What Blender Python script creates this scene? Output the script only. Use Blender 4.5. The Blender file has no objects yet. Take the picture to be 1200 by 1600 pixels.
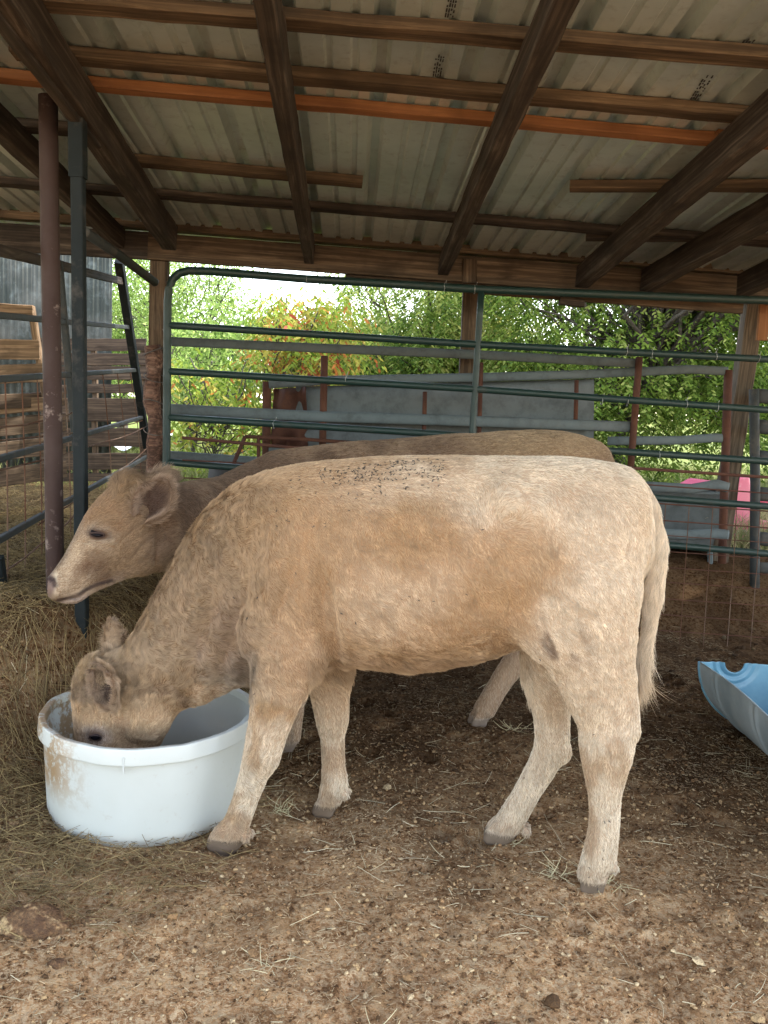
import bpy, math, random
import numpy as np
from mathutils import Vector, Matrix
from mathutils.bvhtree import BVHTree
random.seed(7)
RS = np.random.RandomState(11)
SC = bpy.context.scene
COL = SC.collection
R = math.radians
# ---------------------------------------------------------------- camera
CAM_H, FPX, PITCH, ROLL = 1.4, 1350.0, R(6.7), 0.045
cd = bpy.data.cameras.new('camera'); cam = bpy.data.objects.new('camera', cd); COL.objects.link(cam)
cd.sensor_fit = 'VERTICAL'; cd.sensor_height = 36.0; cd.lens = 36.0 * FPX / 1600.0
cd.clip_start = 0.05; cd.clip_end = 3000
cam.matrix_world = (Matrix.Translation((0, 0, CAM_H)) @ Matrix.Rotation(R(90) - PITCH, 4, 'X') @ Matrix.Rotation(ROLL, 4, 'Z'))
SC.camera = cam
# ---------------------------------------------------------------- world, sun, exposure
SUN = Vector((0.60, 0.22, 0.85)).normalized()
w = bpy.data.worlds.new("World"); SC.world = w; w.use_nodes = True
nt = w.node_tree; bg = nt.nodes['Background']
sky = nt.nodes.new('ShaderNodeTexSky'); sky.sky_type = 'NISHITA'; sky.sun_disc = False
sky.sun_elevation = math.asin(SUN.z); sky.sun_rotation = math.atan2(SUN.x, SUN.y)
sky.altitude = 200; sky.air_density = 1.2; sky.dust_density = .9; sky.ozone_density = 1.0
# thin bright cloud veil: the sky light is partly whitened
bw = nt.nodes.new('ShaderNodeRGBToBW'); nt.links.new(sky.outputs[0], bw.inputs[0])
wh = nt.nodes.new('ShaderNodeMix'); wh.data_type = 'RGBA'; wh.blend_type = 'MULTIPLY'; wh.inputs[0].default_value = 1.0; wh.inputs[7].default_value = (1.10, 1.02, .93, 1); nt.links.new(bw.outputs[0], wh.inputs[6])
mxs = nt.nodes.new('ShaderNodeMix'); mxs.data_type = 'RGBA'; mxs.inputs[0].default_value = .45; nt.links.new(sky.outputs[0], mxs.inputs[6]); nt.links.new(wh.outputs[2], mxs.inputs[7])
nt.links.new(mxs.outputs[2], bg.inputs[0]); bg.inputs[1].default_value = 0.15
sl = bpy.data.lights.new('sun', 'SUN'); sl.energy = 2.0; sl.angle = R(0.6); sl.color = (1.0, 0.94, 0.84)
so = bpy.data.objects.new('sun', sl); COL.objects.link(so)
so.rotation_euler = (-SUN).to_track_quat('-Z', 'Y').to_euler()
vs = SC.view_settings; vs.view_transform = 'Standard'; vs.look = 'None'; vs.gamma = 1.0; vs.use_curve_mapping = False
vs.exposure = 3.0
SC.cycles.max_bounces = 8; SC.cycles.diffuse_bounces = 5; SC.cycles.transparent_max_bounces = 8
try:
    SC.cycles_curves.shape = 'RIBBONS'; SC.cycles_curves.subdivisions = 2
except Exception: pass
SC.cycles.use_denoising = True

# ---------------------------------------------------------------- pixel rays -> places in the world
def ray(px, py):
    a = (px - 600) / FPX; b = (py - 800) / FPX
    u = a * math.cos(ROLL) + b * math.sin(ROLL); v = -a * math.sin(ROLL) + b * math.cos(ROLL)
    return Vector((u, math.cos(PITCH) - v * math.sin(PITCH), -math.sin(PITCH) - v * math.cos(PITCH)))
EYE = Vector((0, 0, CAM_H))
def at(px, py, y): d = ray(px, py); return EYE + d * (y / d.y)
def on_z(px, py, z=0.0): d = ray(px, py); return EYE + d * ((z - CAM_H) / d.z)
def on_plane(px, py, P, N): d = ray(px, py); return EYE + d * ((P - EYE).dot(N) / d.dot(N))

# ---------------------------------------------------------------- noise
def _h(ix, iy, iz, seed):
    n = (ix.astype(np.int64) * 73856093) ^ (iy.astype(np.int64) * 19349663) ^ (iz.astype(np.int64) * 83492791) ^ (seed * 2654435761)
    n = (n ^ (n >> 13)) & 0x7fffffff
    n = (n * (n * n * 15731 + 789221) + 1376312589) & 0x7fffffff
    return n.astype(np.float64) / 0x7fffffff
def vnoise(x, y, z=None, seed=0):
    x = np.asarray(x, float); y = np.asarray(y, float); z = np.zeros_like(x) if z is None else np.asarray(z, float)
    ix = np.floor(x); iy = np.floor(y); iz = np.floor(z)
    fx, fy, fz = x - ix, y - iy, z - iz
    fx = fx * fx * (3 - 2 * fx); fy = fy * fy * (3 - 2 * fy); fz = fz * fz * (3 - 2 * fz)
    ix = ix.astype(np.int64); iy = iy.astype(np.int64); iz = iz.astype(np.int64)
    def c(a, b, d): return _h(ix + a, iy + b, iz + d, seed)
    x00 = c(0,0,0) * (1-fx) + c(1,0,0) * fx; x10 = c(0,1,0) * (1-fx) + c(1,1,0) * fx
    x01 = c(0,0,1) * (1-fx) + c(1,0,1) * fx; x11 = c(0,1,1) * (1-fx) + c(1,1,1) * fx
    return (x00 * (1-fy) + x10 * fy) * (1-fz) + (x01 * (1-fy) + x11 * fy) * fz
def fbm(x, y, z=None, seed=0, o=4):
    t = 0; a = .5; s = 0
    z = np.zeros_like(np.asarray(x, float)) if z is None else z
    for i in range(o):
        t = t + a * vnoise(x, y, z, seed + i * 17); s += a; a *= .5; x = x * 2.03; y = y * 2.03; z = z * 2.03
    return t / s
def smooth(a, b, x):
    t = np.clip((x - a) / (b - a), 0, 1); return t * t * (3 - 2 * t)

# ---------------------------------------------------------------- object helpers
def tag(o, label=None, cat=None, group=None, kind=None):
    if label: o['label'] = label
    if cat: o['category'] = cat
    if group: o['group'] = group
    if kind: o['kind'] = kind
    return o
def thing(name, loc, label, cat, group=None):
    o = bpy.data.objects.new(name, None); COL.objects.link(o); o.location = loc; o.empty_display_size = .1
    return tag(o, label, cat, group)
def world_of(o):
    m = o.matrix_basis.copy()
    return m if o.parent is None else world_of(o.parent) @ o.matrix_parent_inverse @ m
def link(o, parent=None, label=None):
    COL.objects.link(o)
    if parent is not None:
        o.parent = parent; o.matrix_parent_inverse = world_of(parent).inverted()
    if label: o['label'] = label
    return o
def mesh_np(name, V, Fq, mat, parent=None, smooth_=True, cols=None, label=None, link_=True):
    """V (n,3); Fq (m,3) or (m,4) array or list of arrays"""
    me = bpy.data.meshes.new(name)
    Fl = Fq if isinstance(Fq, list) else [Fq]
    Fl = [np.asarray(f) for f in Fl if len(f)]
    me.vertices.add(len(V)); me.vertices.foreach_set('co', np.asarray(V, np.float32).ravel())
    nl = sum(f.size for f in Fl); me.loops.add(nl)
    me.loops.foreach_set('vertex_index', np.concatenate([f.ravel() for f in Fl]).astype(np.int32))
    npoly = sum(len(f) for f in Fl); me.polygons.add(npoly)
    tot = np.concatenate([np.full(len(f), f.shape[1]) for f in Fl]); st = np.concatenate([[0], np.cumsum(tot)[:-1]])
    me.polygons.foreach_set('loop_start', st.astype(np.int32))
    try: me.polygons.foreach_set('loop_total', tot.astype(np.int32))
    except Exception: pass
    me.polygons.foreach_set('use_smooth', np.full(npoly, bool(smooth_)))
    me.update(calc_edges=True); me.validate()
    if cols is not None:
        ca = me.color_attributes.new('col', 'FLOAT_COLOR', 'POINT')
        c4 = np.ones((len(V), 4), np.float32); c4[:, :cols.shape[1]] = cols; ca.data.foreach_set('color', c4.ravel())
    if mat: me.materials.append(mat)
    o = bpy.data.objects.new(name, me)
    if link_: link(o, parent, label)
    return o
class MB:
    """collects shapes in world space, builds ONE mesh"""
    def __init__(s): s.v = []; s.f = []
    def add(s, vs, fs):
        b = len(s.v); s.v += [tuple(v) for v in vs]; s.f += [tuple(i + b for i in f) for f in fs]; return s
    def tube(s, pts, r, n=10, flat=1.0, up=None, cap=True):
        pts = [Vector(p) for p in pts]; rr = r if isinstance(r, (list, tuple)) else [r] * len(pts)
        vs = []; fs = []
        for i, p in enumerate(pts):
            t = (pts[min(i + 1, len(pts) - 1)] - pts[max(i - 1, 0)]).normalized()
            u = Vector((0, 0, 1)) if up is None else Vector(up)
            if abs(t.dot(u)) > .93: u = Vector((0, 1, 0)) if up is None else Vector((1, 0, 0))
            a = t.cross(u).normalized(); b = a.cross(t).normalized()
            for k in range(n):
                an = 2 * math.pi * k / n
                vs.append(p + a * math.cos(an) * rr[i] * flat + b * math.sin(an) * rr[i])
        for i in range(len(pts) - 1):
            for k in range(n):
                fs.append((i * n + k, i * n + (k + 1) % n, (i + 1) * n + (k + 1) % n, (i + 1) * n + k))
        if cap:
            fs.append(tuple(range(n - 1, -1, -1))); fs.append(tuple((len(pts) - 1) * n + k for k in range(n)))
        return s.add(vs, fs)
    def box(s, c, x, y, z):
        """centre and half-axis vectors"""
        c = Vector(c); x = Vector(x); y = Vector(y); z = Vector(z)
        vs = [c + x * i + y * j + z * k for i in (-1, 1) for j in (-1, 1) for k in (-1, 1)]
        if x.cross(y).dot(z) < 0: vs = [c - x * i + y * j + z * k for i in (-1, 1) for j in (-1, 1) for k in (-1, 1)]
        return s.add(vs, [(0, 1, 3, 2), (4, 6, 7, 5), (0, 4, 5, 1), (2, 3, 7, 6), (0, 2, 6, 4), (1, 5, 7, 3)])
    def build(s, name, mat, parent=None, smooth_=False, label=None):
        me = bpy.data.meshes.new(name); me.from_pydata(s.v, [], s.f); me.update()
        if mat: me.materials.append(mat)
        if smooth_:
            me.polygons.foreach_set('use_smooth', [len(p.vertices) == 4 for p in me.polygons])
        o = bpy.data.objects.new(name, me); link(o, parent, label); return o
def pipe(name, pts, r, mat, parent, n=12, flat=1.0, label=None, up=None):
    return MB().tube(pts, r, n, flat, up).build(name, mat, parent, True, label)
def copy_tree(o, parent=None):
    c = o.copy(); COL.objects.link(c); c.parent = parent
    for ch in list(o.children): copy_tree(ch, c)
    return c
def sag(a, b, n=8, amt=0.0, wob=0.0, seed=0):
    rs = random.Random(seed); a = Vector(a); b = Vector(b); out = []
    for i in range(n + 1):
        t = i / n; p = a.lerp(b, t); p.z -= amt * 4 * t * (1 - t); p.z += rs.uniform(-wob, wob) * (0 < i < n); out.append(p)
    return out

# ---------------------------------------------------------------- materials
class NM:
    def __init__(s, name, rough=.7, metal=0.0, spec=.4):
        s.m = bpy.data.materials.new(name); s.m.use_nodes = True; s.t = s.m.node_tree
        s.b = s.t.nodes['Principled BSDF']; s.b.inputs['Roughness'].default_value = rough
        s.b.inputs['Metallic'].default_value = metal; s.b.inputs['Specular IOR Level'].default_value = spec
        s.tc = s.t.nodes.new('ShaderNodeTexCoord')
    def n(s, t, **k):
        o = s.t.nodes.new(t)
        for a, b in k.items(): setattr(o, a, b)
        return o
    def l(s, a, b): s.t.links.new(a, b)
    def coords(s, scale=(1, 1, 1), rnd=True):
        mp = s.n('ShaderNodeMapping'); mp.inputs['Scale'].default_value = scale
        s.l(s.tc.outputs['Object'], mp.inputs['Vector'])
        if rnd:
            oi = s.n('ShaderNodeObjectInfo'); mu = s.n('ShaderNodeMath', operation='MULTIPLY'); mu.inputs[1].default_value = 37.0
            s.l(oi.outputs['Random'], mu.inputs[0]); s.l(mu.outputs[0], mp.inputs['Location'])
        return mp.outputs[0]
    def noise(s, vec, scale, detail=5, rough=.6, dist=0.0):
        o = s.n('ShaderNodeTexNoise'); o.inputs['Scale'].default_value = scale; o.inputs['Detail'].default_value = detail
        o.inputs['Roughness'].default_value = rough; o.inputs['Distortion'].default_value = dist
        s.l(vec, o.inputs['Vector']); return o.outputs['Fac']
    def ramp(s, fac, stops):
        o = s.n('ShaderNodeValToRGB'); e = o.color_ramp.elements
        while len(e) < len(stops): e.new(.5)
        for i, (p, c) in enumerate(stops):
            e[i].position = p; e[i].color = (c, c, c, 1) if isinstance(c, (int, float)) else (*c, 1)
        s.l(fac, o.inputs[0]); return o.outputs[0]
    def mix(s, fac, a, b, mode='MIX'):
        o = s.n('ShaderNodeMix', data_type='RGBA', blend_type=mode)
        for sock, v in ((o.inputs[0], fac), (o.inputs[6], a), (o.inputs[7], b)):
            if isinstance(v, (int, float)): sock.default_value = v
            elif isinstance(v, tuple): sock.default_value = (*v, 1)
            else: s.l(v, sock)
        return o.outputs[2]
    def math(s, op, a, b=0.0, clamp=False):
        o = s.n('ShaderNodeMath', operation=op, use_clamp=clamp)
        for i, v in enumerate((a, b)):
            if isinstance(v, (int, float)): o.inputs[i].default_value = v
            else: s.l(v, o.inputs[i])
        return o.outputs[0]
    def color(s, v):
        if isinstance(v, tuple): s.b.inputs['Base Color'].default_value = (*v, 1)
        else: s.l(v, s.b.inputs['Base Color'])
        return s
    def bump(s, h, st=.3, d=.01):
        o = s.n('ShaderNodeBump'); o.inputs['Strength'].default_value = st; o.inputs['Distance'].default_value = d
        s.l(h, o.inputs['Height']); s.l(o.outputs[0], s.b.inputs['Normal']); return s
    def rough(s, v): s.l(v, s.b.inputs['Roughness']); return s
def wood(name, dark, mid, light, rough=.85):
    m = NM(name, rough, 0, .25); v = m.coords((1.1, 16, 16)); v2 = m.coords((.5, 60, 60)); v3 = m.coords((2.2, 3, 3))
    g = m.noise(v, 1.6, 6, .65, 1.2); f = m.noise(v2, 1.0, 3, .7, .4); k = m.noise(v3, 1.4, 4, .6)
    c = m.ramp(g, [(.3, dark), (.5, mid), (.68, light)])
    c = m.mix(m.ramp(f, [(.42, 0.0), (.6, .75)]), c, dark)
    c = m.mix(m.ramp(k, [(.5, 0.0), (.68, .6)]), c, tuple(x * .45 for x in dark))
    m.color(c); m.bump(m.math('ADD', m.math('MULTIPLY', g, .6), m.math('MULTIPLY', f, .5)), .6, .004); return m.m
def painted(name, base, rough=.45, metal=0.0, wear=(.25, .2, .16), amt=.3, spec=.5, dust=(.30,.26,.2)):
    m = NM(name, rough, metal, spec); v = m.coords((1, 1, 1)); a = m.noise(v, 9, 6, .7); b = m.noise(v, 60, 3, .6); k = m.noise(v, 2.2, 4, .6)
    c = m.mix(m.ramp(a, [(.62 - amt * .25, 0.0), (.70, .85)]), base, wear)
    c = m.mix(m.ramp(k, [(.45, 0.0), (.75, .45)]), c, dust)
    c = m.mix(m.math('MULTIPLY', b, .25), c, tuple(x * .5 for x in base))
    m.color(c); m.rough(m.ramp(a, [(.3, rough), (.7, min(1, rough + .25))])); m.bump(b, .15, .002); return m.m
M = {}
M['rafter'] = wood('weathered_rafter_wood', (.018, .013, .010), (.055, .041, .031), (.12, .096, .076))
M['purlin'] = wood('brown_purlin_wood', (.038, .025, .015), (.10, .067, .040), (.18, .125, .078))
M['orange'] = wood('fresh_orange_wood', (.15, .062, .025), (.23, .10, .04), (.29, .14, .062), .75)
M['header'] = wood('header_board_wood', (.038, .025, .015), (.095, .064, .040), (.165, .118, .078))
M['pallet'] = wood('pallet_wood', (.08, .052, .03), (.22, .145, .085), (.32, .22, .135))
M['pallet_old'] = wood('old_pallet_wood', (.035, .024, .016), (.10, .068, .044), (.17, .12, .08))
M['cedar'] = wood('rough_cedar_wood', (.04, .02, .013), (.17, .09, .06), (.28, .17, .12))
M['greypost'] = wood('grey_weathered_post_wood', (.05, .038, .027), (.12, .09, .062), (.19, .15, .11))
M['green'] = painted('dark_green_paint', (.008, .026, .022), .38, 0, (.035, .04, .035), .25, .4, (.022, .035, .030))
M['galv'] = painted('dull_galvanised_steel', (.10, .125, .13), .65, .2, (.07, .08, .08), .5, .4, (.15, .15, .14))
M['darksteel'] = painted('dark_weathered_steel', (.028, .033, .033), .6, .0, (.09, .075, .06), .5, .3, (.05, .05, .045))
M['bluesteel'] = painted('blue_grey_square_tube', (.011, .015, .016), .65, .0, (.06, .055, .05), .3, .15, (.020, .023, .022))
M['rustpipe'] = painted('red_brown_rusty_pipe', (.042, .024, .020), .6, .1, (.28, .22, .19), .05, .3, (.06, .036, .028))
M['rust'] = painted('rusty_iron', (.075, .034, .024), .8, .1, (.13, .06, .035), .6, .2, (.09, .04, .03))
M['rustdark'] = painted('dark_rusty_wire', (.10, .05, .03), .8, .2, (.16, .08, .05), .5, .2)
M['wire'] = painted('old_fence_wire', (.12, .11, .10), .6, .5, (.15, .08, .05), .4, .4)
M['white_cloth'] = painted('white_sheet_plastic', (.75, .77, .80), .6, 0, (.5, .5, .48), .2, .3, (.6, .58, .52))
M['black'] = painted('black_rubber', (.02, .022, .024), .6, 0, (.06, .06, .055), .3, .3, (.10, .09, .08))
M['pink'] = painted('faded_pink_plastic', (.72, .12, .22), .35, 0, (.75, .35, .4), .2, .5, (.6, .3, .3))
def plank(name, a, b, wdt, thk, mat, parent, n=None, up=Vector((0, 0, 1)), seed=0, rough=.0016, label=None, taper=1.0):
    """board from a to b (centre line); wdt along side axis, thk along 'up'"""
    a = Vector(a); b = Vector(b); L = (b - a).length; x = (b - a).normalized(); y = Vector(up).cross(x).normalized(); z = x.cross(y)
    n = n or max(3, int(L / .12)); rs = random.Random(seed); vs = []; fs = []
    k = .004
    prof = [(-wdt/2, -thk/2 + k), (-wdt/2 + k, -thk/2), (wdt/2 - k, -thk/2), (wdt/2, -thk/2 + k), (wdt/2, thk/2 - k), (wdt/2 - k, thk/2), (-wdt/2 + k, thk/2), (-wdt/2, thk/2 - k)]
    for i in range(n + 1):
        t = i / n; dy = rs.uniform(-rough, rough); dz = rs.uniform(-rough, rough); sc = 1 + (taper - 1) * t
        for (p, q) in prof: vs.append((t * L, p * sc + dy + rs.uniform(-rough, rough) * .5, q * sc + dz + rs.uniform(-rough, rough) * .5))
    for i in range(n):
        for j in range(8): fs.append((i * 8 + j, (i + 1) * 8 + j, (i + 1) * 8 + (j + 1) % 8, i * 8 + (j + 1) % 8))
    fs.append(tuple(range(8))); fs.append(tuple(n * 8 + j for j in range(7, -1, -1)))
    me = bpy.data.meshes.new(name); me.from_pydata(vs, [], fs); me.update(); me.materials.append(mat)
    o = bpy.data.objects.new(name, me)
    Mx = Matrix((x, y, z)).transposed().to_4x4(); Mx.translation = a
    o.matrix_basis = Mx
    link(o, parent, label); return o
# ================================================================ GROUND
def ground_z(x, y):
    """floor of the shed is low; a dirt bank rises behind the back gate and a bedding heap on the left"""
    x = np.asarray(x, float); y = np.asarray(y, float)
    bank = .43 * smooth(5.55, 6.5, y + .15 * (vnoise(x * 1.3, y * 1.3, seed=3) - .5))
    heap = (.56 * smooth(2.70, 3.40, y + .25 * (vnoise(x * 1.7, y * 1.7, seed=5) - .5)) * (1-smooth(-1.20, -.45, x)) * smooth(.38, .70, np.hypot(x + .774, y - 2.873))
            + .12 * (1-smooth(-1.6, -.9, x)) * smooth(2.2, 2.9, y) * (1 - smooth(3.0, 3.6, y)))
    z = np.maximum(bank, heap)
    far = np.clip(y - 9, 0, None)
    z = z + .020 * far * smooth(9, 16, y)
    return z
_r = random.Random(77)
HOOF = [(_r.uniform(-1.6, 1.9), 1.55 + 3.4 * _r.random() ** 1.3, _r.uniform(0, 3.1)) for _ in range(90)]
def ground_detail(x, y):
    x = np.asarray(x, float); y = np.asarray(y, float)
    n1 = fbm(x * 2.2, y * 2.2, seed=1, o=3) - .5
    n2 = fbm(x * 9, y * 9, seed=2, o=3) - .5
    n3 = vnoise(x * 38, y * 38, seed=4); n4 = vnoise(x * 80, y * 80, seed=9)
    near = 1 - smooth(5, 9, y)
    hp = 0
    for (hx, hy, ha) in HOOF:
        m = (np.abs(x - hx) < .12) & (np.abs(y - hy) < .12)
        if not np.any(m): continue
        dx, dy = x - hx, y - hy; ca, sa = math.cos(ha), math.sin(ha); r_ = np.sqrt(((dx * ca + dy * sa) / .058) ** 2 + ((-dx * sa + dy * ca) / .045) ** 2)
        hp = hp - .016 * (1 - smooth(.6, 1.0, r_)) + .007 * np.exp(-((r_ - 1.2) / .22) ** 2)
    return .045 * n1 + hp + (.030 * n2 + .010 * np.abs(n3 - .5) * 2 * smooth(.35, .6, vnoise(x * 4, y * 4, seed=8)) + .0045 * n4) * near
def gz(x, y): return float(ground_z(x, y) + ground_detail(x, y))
def grid_mesh(name, xs, ys, zf, mat, **k):
    X, Yy = np.meshgrid(xs, ys); Z = zf(X, Yy); V = np.stack([X.ravel(), Yy.ravel(), Z.ravel()], 1)
    nx = len(xs); i = np.arange(len(ys) - 1)[:, None] * nx + np.arange(nx - 1)[None]
    Fq = np.stack([i, i + 1, i + nx + 1, i + nx], -1).reshape(-1, 4)
    return mesh_np(name, V, Fq, mat, **k)
gm = NM('trampled_dirt', 1.0, 0, .03)
v = gm.coords((1, 1, 1), False)
big = gm.noise(v, 1.1, 5, .6); med = gm.noise(v, 9, 6, .7); fine = gm.noise(v, 55, 5, .75); fin2 = gm.noise(v, 160, 3, .7)
base = gm.ramp(med, [(.28, (.15, .075, .033)), (.46, (.35, .195, .092)), (.60, (.49, .30, .148)), (.78, (.62, .42, .22))])
base = gm.mix(gm.ramp(fine, [(.50, 0.0), (.56, .85)]), base, (.50, .36, .21))
base = gm.mix(gm.ramp(fine, [(.36, .95), (.46, 0.0)]), base, (.05, .027, .014))
vo = gm.n('ShaderNodeTexVoronoi'); vo.inputs['Scale'].default_value = 70; gm.l(v, vo.inputs['Vector'])
spk = gm.math('MULTIPLY', gm.ramp(vo.outputs['Distance'], [(.16, 1.0), (.30, 0.0)]), gm.ramp(fin2, [(.52, 0.0), (.6, 1.0)]))
base = gm.mix(spk, base, (.62, .47, .30))
dp_ = gm.noise(v, 2.4, 6, .72, .8)
base = gm.mix(gm.ramp(dp_, [(.50, 0.0), (.60, .55)]), base, (.13, .072, .035))
# dirt darkens towards the back: dark manure, plus the weaker light painted into it
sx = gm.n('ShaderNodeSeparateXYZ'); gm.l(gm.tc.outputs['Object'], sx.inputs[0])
rear_dark = gm.math('ADD', gm.math('MULTIPLY', sx.outputs['Y'], .42), gm.math('MULTIPLY', big, 1.2))
base = gm.mix(gm.ramp(gm.math('MULTIPLY', rear_dark, .4), [(.54, 0.0), (.86, .96)]), base, gm.mix(.86, base, (.03, .012, .003), 'MULTIPLY'))
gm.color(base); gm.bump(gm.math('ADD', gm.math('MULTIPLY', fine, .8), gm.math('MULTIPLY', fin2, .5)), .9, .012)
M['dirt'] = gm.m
gf = NM('field_grass', .95, 0, .1); v = gf.coords((1, 1, 1), False)
a_ = gf.noise(v, .35, 5, .6); b_ = gf.noise(v, 14, 4, .7)
c_ = gf.ramp(a_, [(.35, (.085, .115, .025)), (.55, (.14, .16, .04)), (.7, (.20, .19, .07))])
gf.color(gf.mix(gf.math('MULTIPLY', b_, .5), c_, (.05, .075, .018))); gf.bump(b_, .6, .03); M['field'] = gf.m

# one connected floor: fine near the camera
def axis(segs):
    out = [segs[0][0]]
    for a, b, st in segs:
        n = max(1, int(round((b - a) / st))); out += list(np.linspace(a, b, n + 1)[1:])
    return np.array(out)
xs = axis([(-30, -6, 1.5), (-6, -2.6, .12), (-2.6, 2.6, .0125), (2.6, 6, .12), (6, 30, 1.5)])
ys = axis([(-14, 0, .7), (0, 1.4, .1), (1.4, 4.6, .0125), (4.6, 7.0, .035), (7, 9.3, .15)])
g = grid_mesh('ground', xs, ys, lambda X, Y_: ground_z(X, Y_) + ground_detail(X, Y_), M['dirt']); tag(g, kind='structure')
xs = axis([(-400, -60, 20), (-60, 60, 1.5), (60, 400, 20)]); ys = axis([(9.2, 60, 1.0), (60, 900, 25)])
g = grid_mesh('field', xs, ys, lambda X, Y_: ground_z(X, np.minimum(Y_, 60)) + .25 * (fbm(X * .15, Y_ * .15, seed=12) - .5) * smooth(9, 20, Y_) + .003 + .01 * np.clip(Y_ - 60, 0, None) * 0, M['field']); tag(g, kind='structure')

# ---- loose straw, crumbs
def hairs(name, P, T, L, rad, mat, col=None, npts=4, bend=None, parent=None, tip=.25, link_=True):
    """P roots, T unit directions, L lengths, bend (n,3) added quadratically -> curves object"""
    n = len(P); u = np.linspace(0, 1, npts)[None, :, None]
    Q = P[:, None] + T[:, None] * (L[:, None, None] * u)
    if bend is not None: Q = Q + bend[:, None] * (u ** 2)
    hc = bpy.data.hair_curves.new(name); hc.add_curves([npts] * n)
    hc.attributes['position'].data.foreach_set('vector', Q.astype(np.float32).ravel()) if 'position' in hc.attributes else None
    ra = hc.attributes.get('radius') or hc.attributes.new('radius', 'FLOAT', 'POINT')
    rr = (np.broadcast_to(rad, (n,))[:, None] * (1 - (1 - tip) * np.linspace(0, 1, npts)[None] ** 1.5)).astype(np.float32)
    ra.data.foreach_set('value', rr.ravel())
    if col is not None:
        ca = hc.attributes.new('col', 'FLOAT_COLOR', 'CURVE'); c4 = np.ones((n, 4), np.float32); c4[:, :3] = col; ca.data.foreach_set('color', c4.ravel())
    if mat: hc.materials.append(mat)
    o = bpy.data.objects.new(name, hc)
    if link_: link(o, parent)
    return o
sm = NM('dry_straw', .75, 0, .2); at_ = sm.n('ShaderNodeAttribute', attribute_name='col'); sm.color(at_.outputs['Color']); M['straw'] = sm.m
def straw(name, n, region, dens, Lr, rad, lift, c0, c1, seed):
    rs = np.random.RandomState(seed); x = rs.uniform(region[0], region[1], n * 3); y = rs.uniform(region[2], region[3], n * 3)
    k = rs.rand(n * 3) < dens(x, y); x, y = x[k][:n], y[k][:n]; n = len(x)
    z = ground_z(x, y) + ground_detail(x, y); an = rs.uniform(0, 2 * np.pi, n); L = rs.uniform(*Lr, n) * (.4 + rs.rand(n))
    up = rs.normal(0, .12, n) * lift[1]
    x2 = x + np.cos(an) * L; y2 = y + np.sin(an) * L; z2 = ground_z(x2, y2) + ground_detail(x2, y2)
    z = z + lift[0] * rs.rand(n) + .002; z2 = z2 + lift[0] * rs.rand(n) + np.abs(up) * L + .002
    D = np.stack([x2 - x, y2 - y, z2 - z], 1); Ln = np.linalg.norm(D, axis=1)
    bend = np.stack([rs.normal(0, .18, n) * L, rs.normal(0, .18, n) * L, -.02 * L * rs.rand(n)], 1)
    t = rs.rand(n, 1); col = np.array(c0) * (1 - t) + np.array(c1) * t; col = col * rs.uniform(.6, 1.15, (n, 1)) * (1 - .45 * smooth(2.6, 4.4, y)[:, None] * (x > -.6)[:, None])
    o = hairs(name, np.stack([x, y, z], 1), D / Ln[:, None], Ln, rs.uniform(.5, 1.0, n) * rad, M['straw'], col, 4, bend, tip=.7)
    return tag(o, kind='stuff')
o = straw('straw_bits', 42000, (-2.2, 2.2, 1.45, 5.6), lambda x, y: .35 + .65 * smooth(.45, .6, vnoise(x * 3, y * 3, seed=31)), (.006, .022), .0008, (.002, 1), (.52, .40, .24), (.30, .21, .12), 1)
tag(o, 'tiny chopped pale straw bits scattered over the brown dirt', 'straw bits')
o = straw('loose_straw', 1400, (-2.2, 2.2, 1.5, 5.8), lambda x, y: .25 + .75 * smooth(.5, .62, vnoise(x * 2.3, y * 2.3, seed=33)), (.03, .085), .0011, (.004, 1.0), (.62, .54, .36), (.42, .36, .22), 2)
tag(o, 'longer pale straw stems lying loose on the dirt floor', 'straw')
hd = lambda x, y: (1-smooth(-1.0, -.3, x - .12 * (y - 2.5))) * smooth(2.15, 2.8, y + .5 * vnoise(x * 3, y * 3, seed=40))
o = straw('hay', 95000, (-4.8, -.3, 1.8, 9.0), lambda x, y: hd(x, y) * (1 - .45 * smooth(3.6, 6, y)) * (1 - smooth(-1.6, -1.0, x) * smooth(5.2, 5.8, y)), (.03, .11), .0012, (.03, 1.6), (.30, .22, .10), (.10, .068, .03), 3)
tag(o, 'trampled brown hay heaped along the left side behind the white tub', 'hay')
def tuft(x, y, n, Lm, seed, green=.5):
    rs = np.random.RandomState(seed); px = x + rs.normal(0, .02, n); py = y + rs.normal(0, .02, n); pz = ground_z(px, py) + ground_detail(px, py)
    T = rs.normal(0, 1, (n, 3)); T[:, 2] = np.abs(T[:, 2]) * .5; T /= np.linalg.norm(T, axis=1)[:, None]
    L = rs.uniform(.3, 1, n) * Lm; c = np.array((.40, .36, .20)) * green + np.array((.5, .42, .26)) * (1 - green)
    return np.stack([px, py, pz], 1), T, L, c[None] * rs.uniform(.7, 1.2, (n, 1)), rs.normal(0, .3, (n, 3)) * L[:, None] * np.array([1, 1, .3])
TP = [tuft(*a) for a in [(.57, 2.50, 26, .07, 1), (.73, 2.47, 30, .09, 2), (-.30, 2.86, 22, .08, 3, .8), (.47, 2.70, 12, .06, 4), (.62, 3.72, 22, .09, 5), (-.25, 2.02, 14, .06, 6, .2), (.05, 1.78, 12, .08, 7, .3), (-.44, 1.75, 10, .07, 8, .1)]]
o = hairs('grass_wisps', *[np.concatenate([t[i] for t in TP]) for i in (0, 1, 2)], .0011, M['straw'], np.concatenate([t[3] for t in TP]), 5, np.concatenate([t[4] for t in TP]), tip=.5)
tag(o, 'small wisps of dry greenish grass dropped around the hooves', 'grass wisps', kind='stuff')

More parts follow.
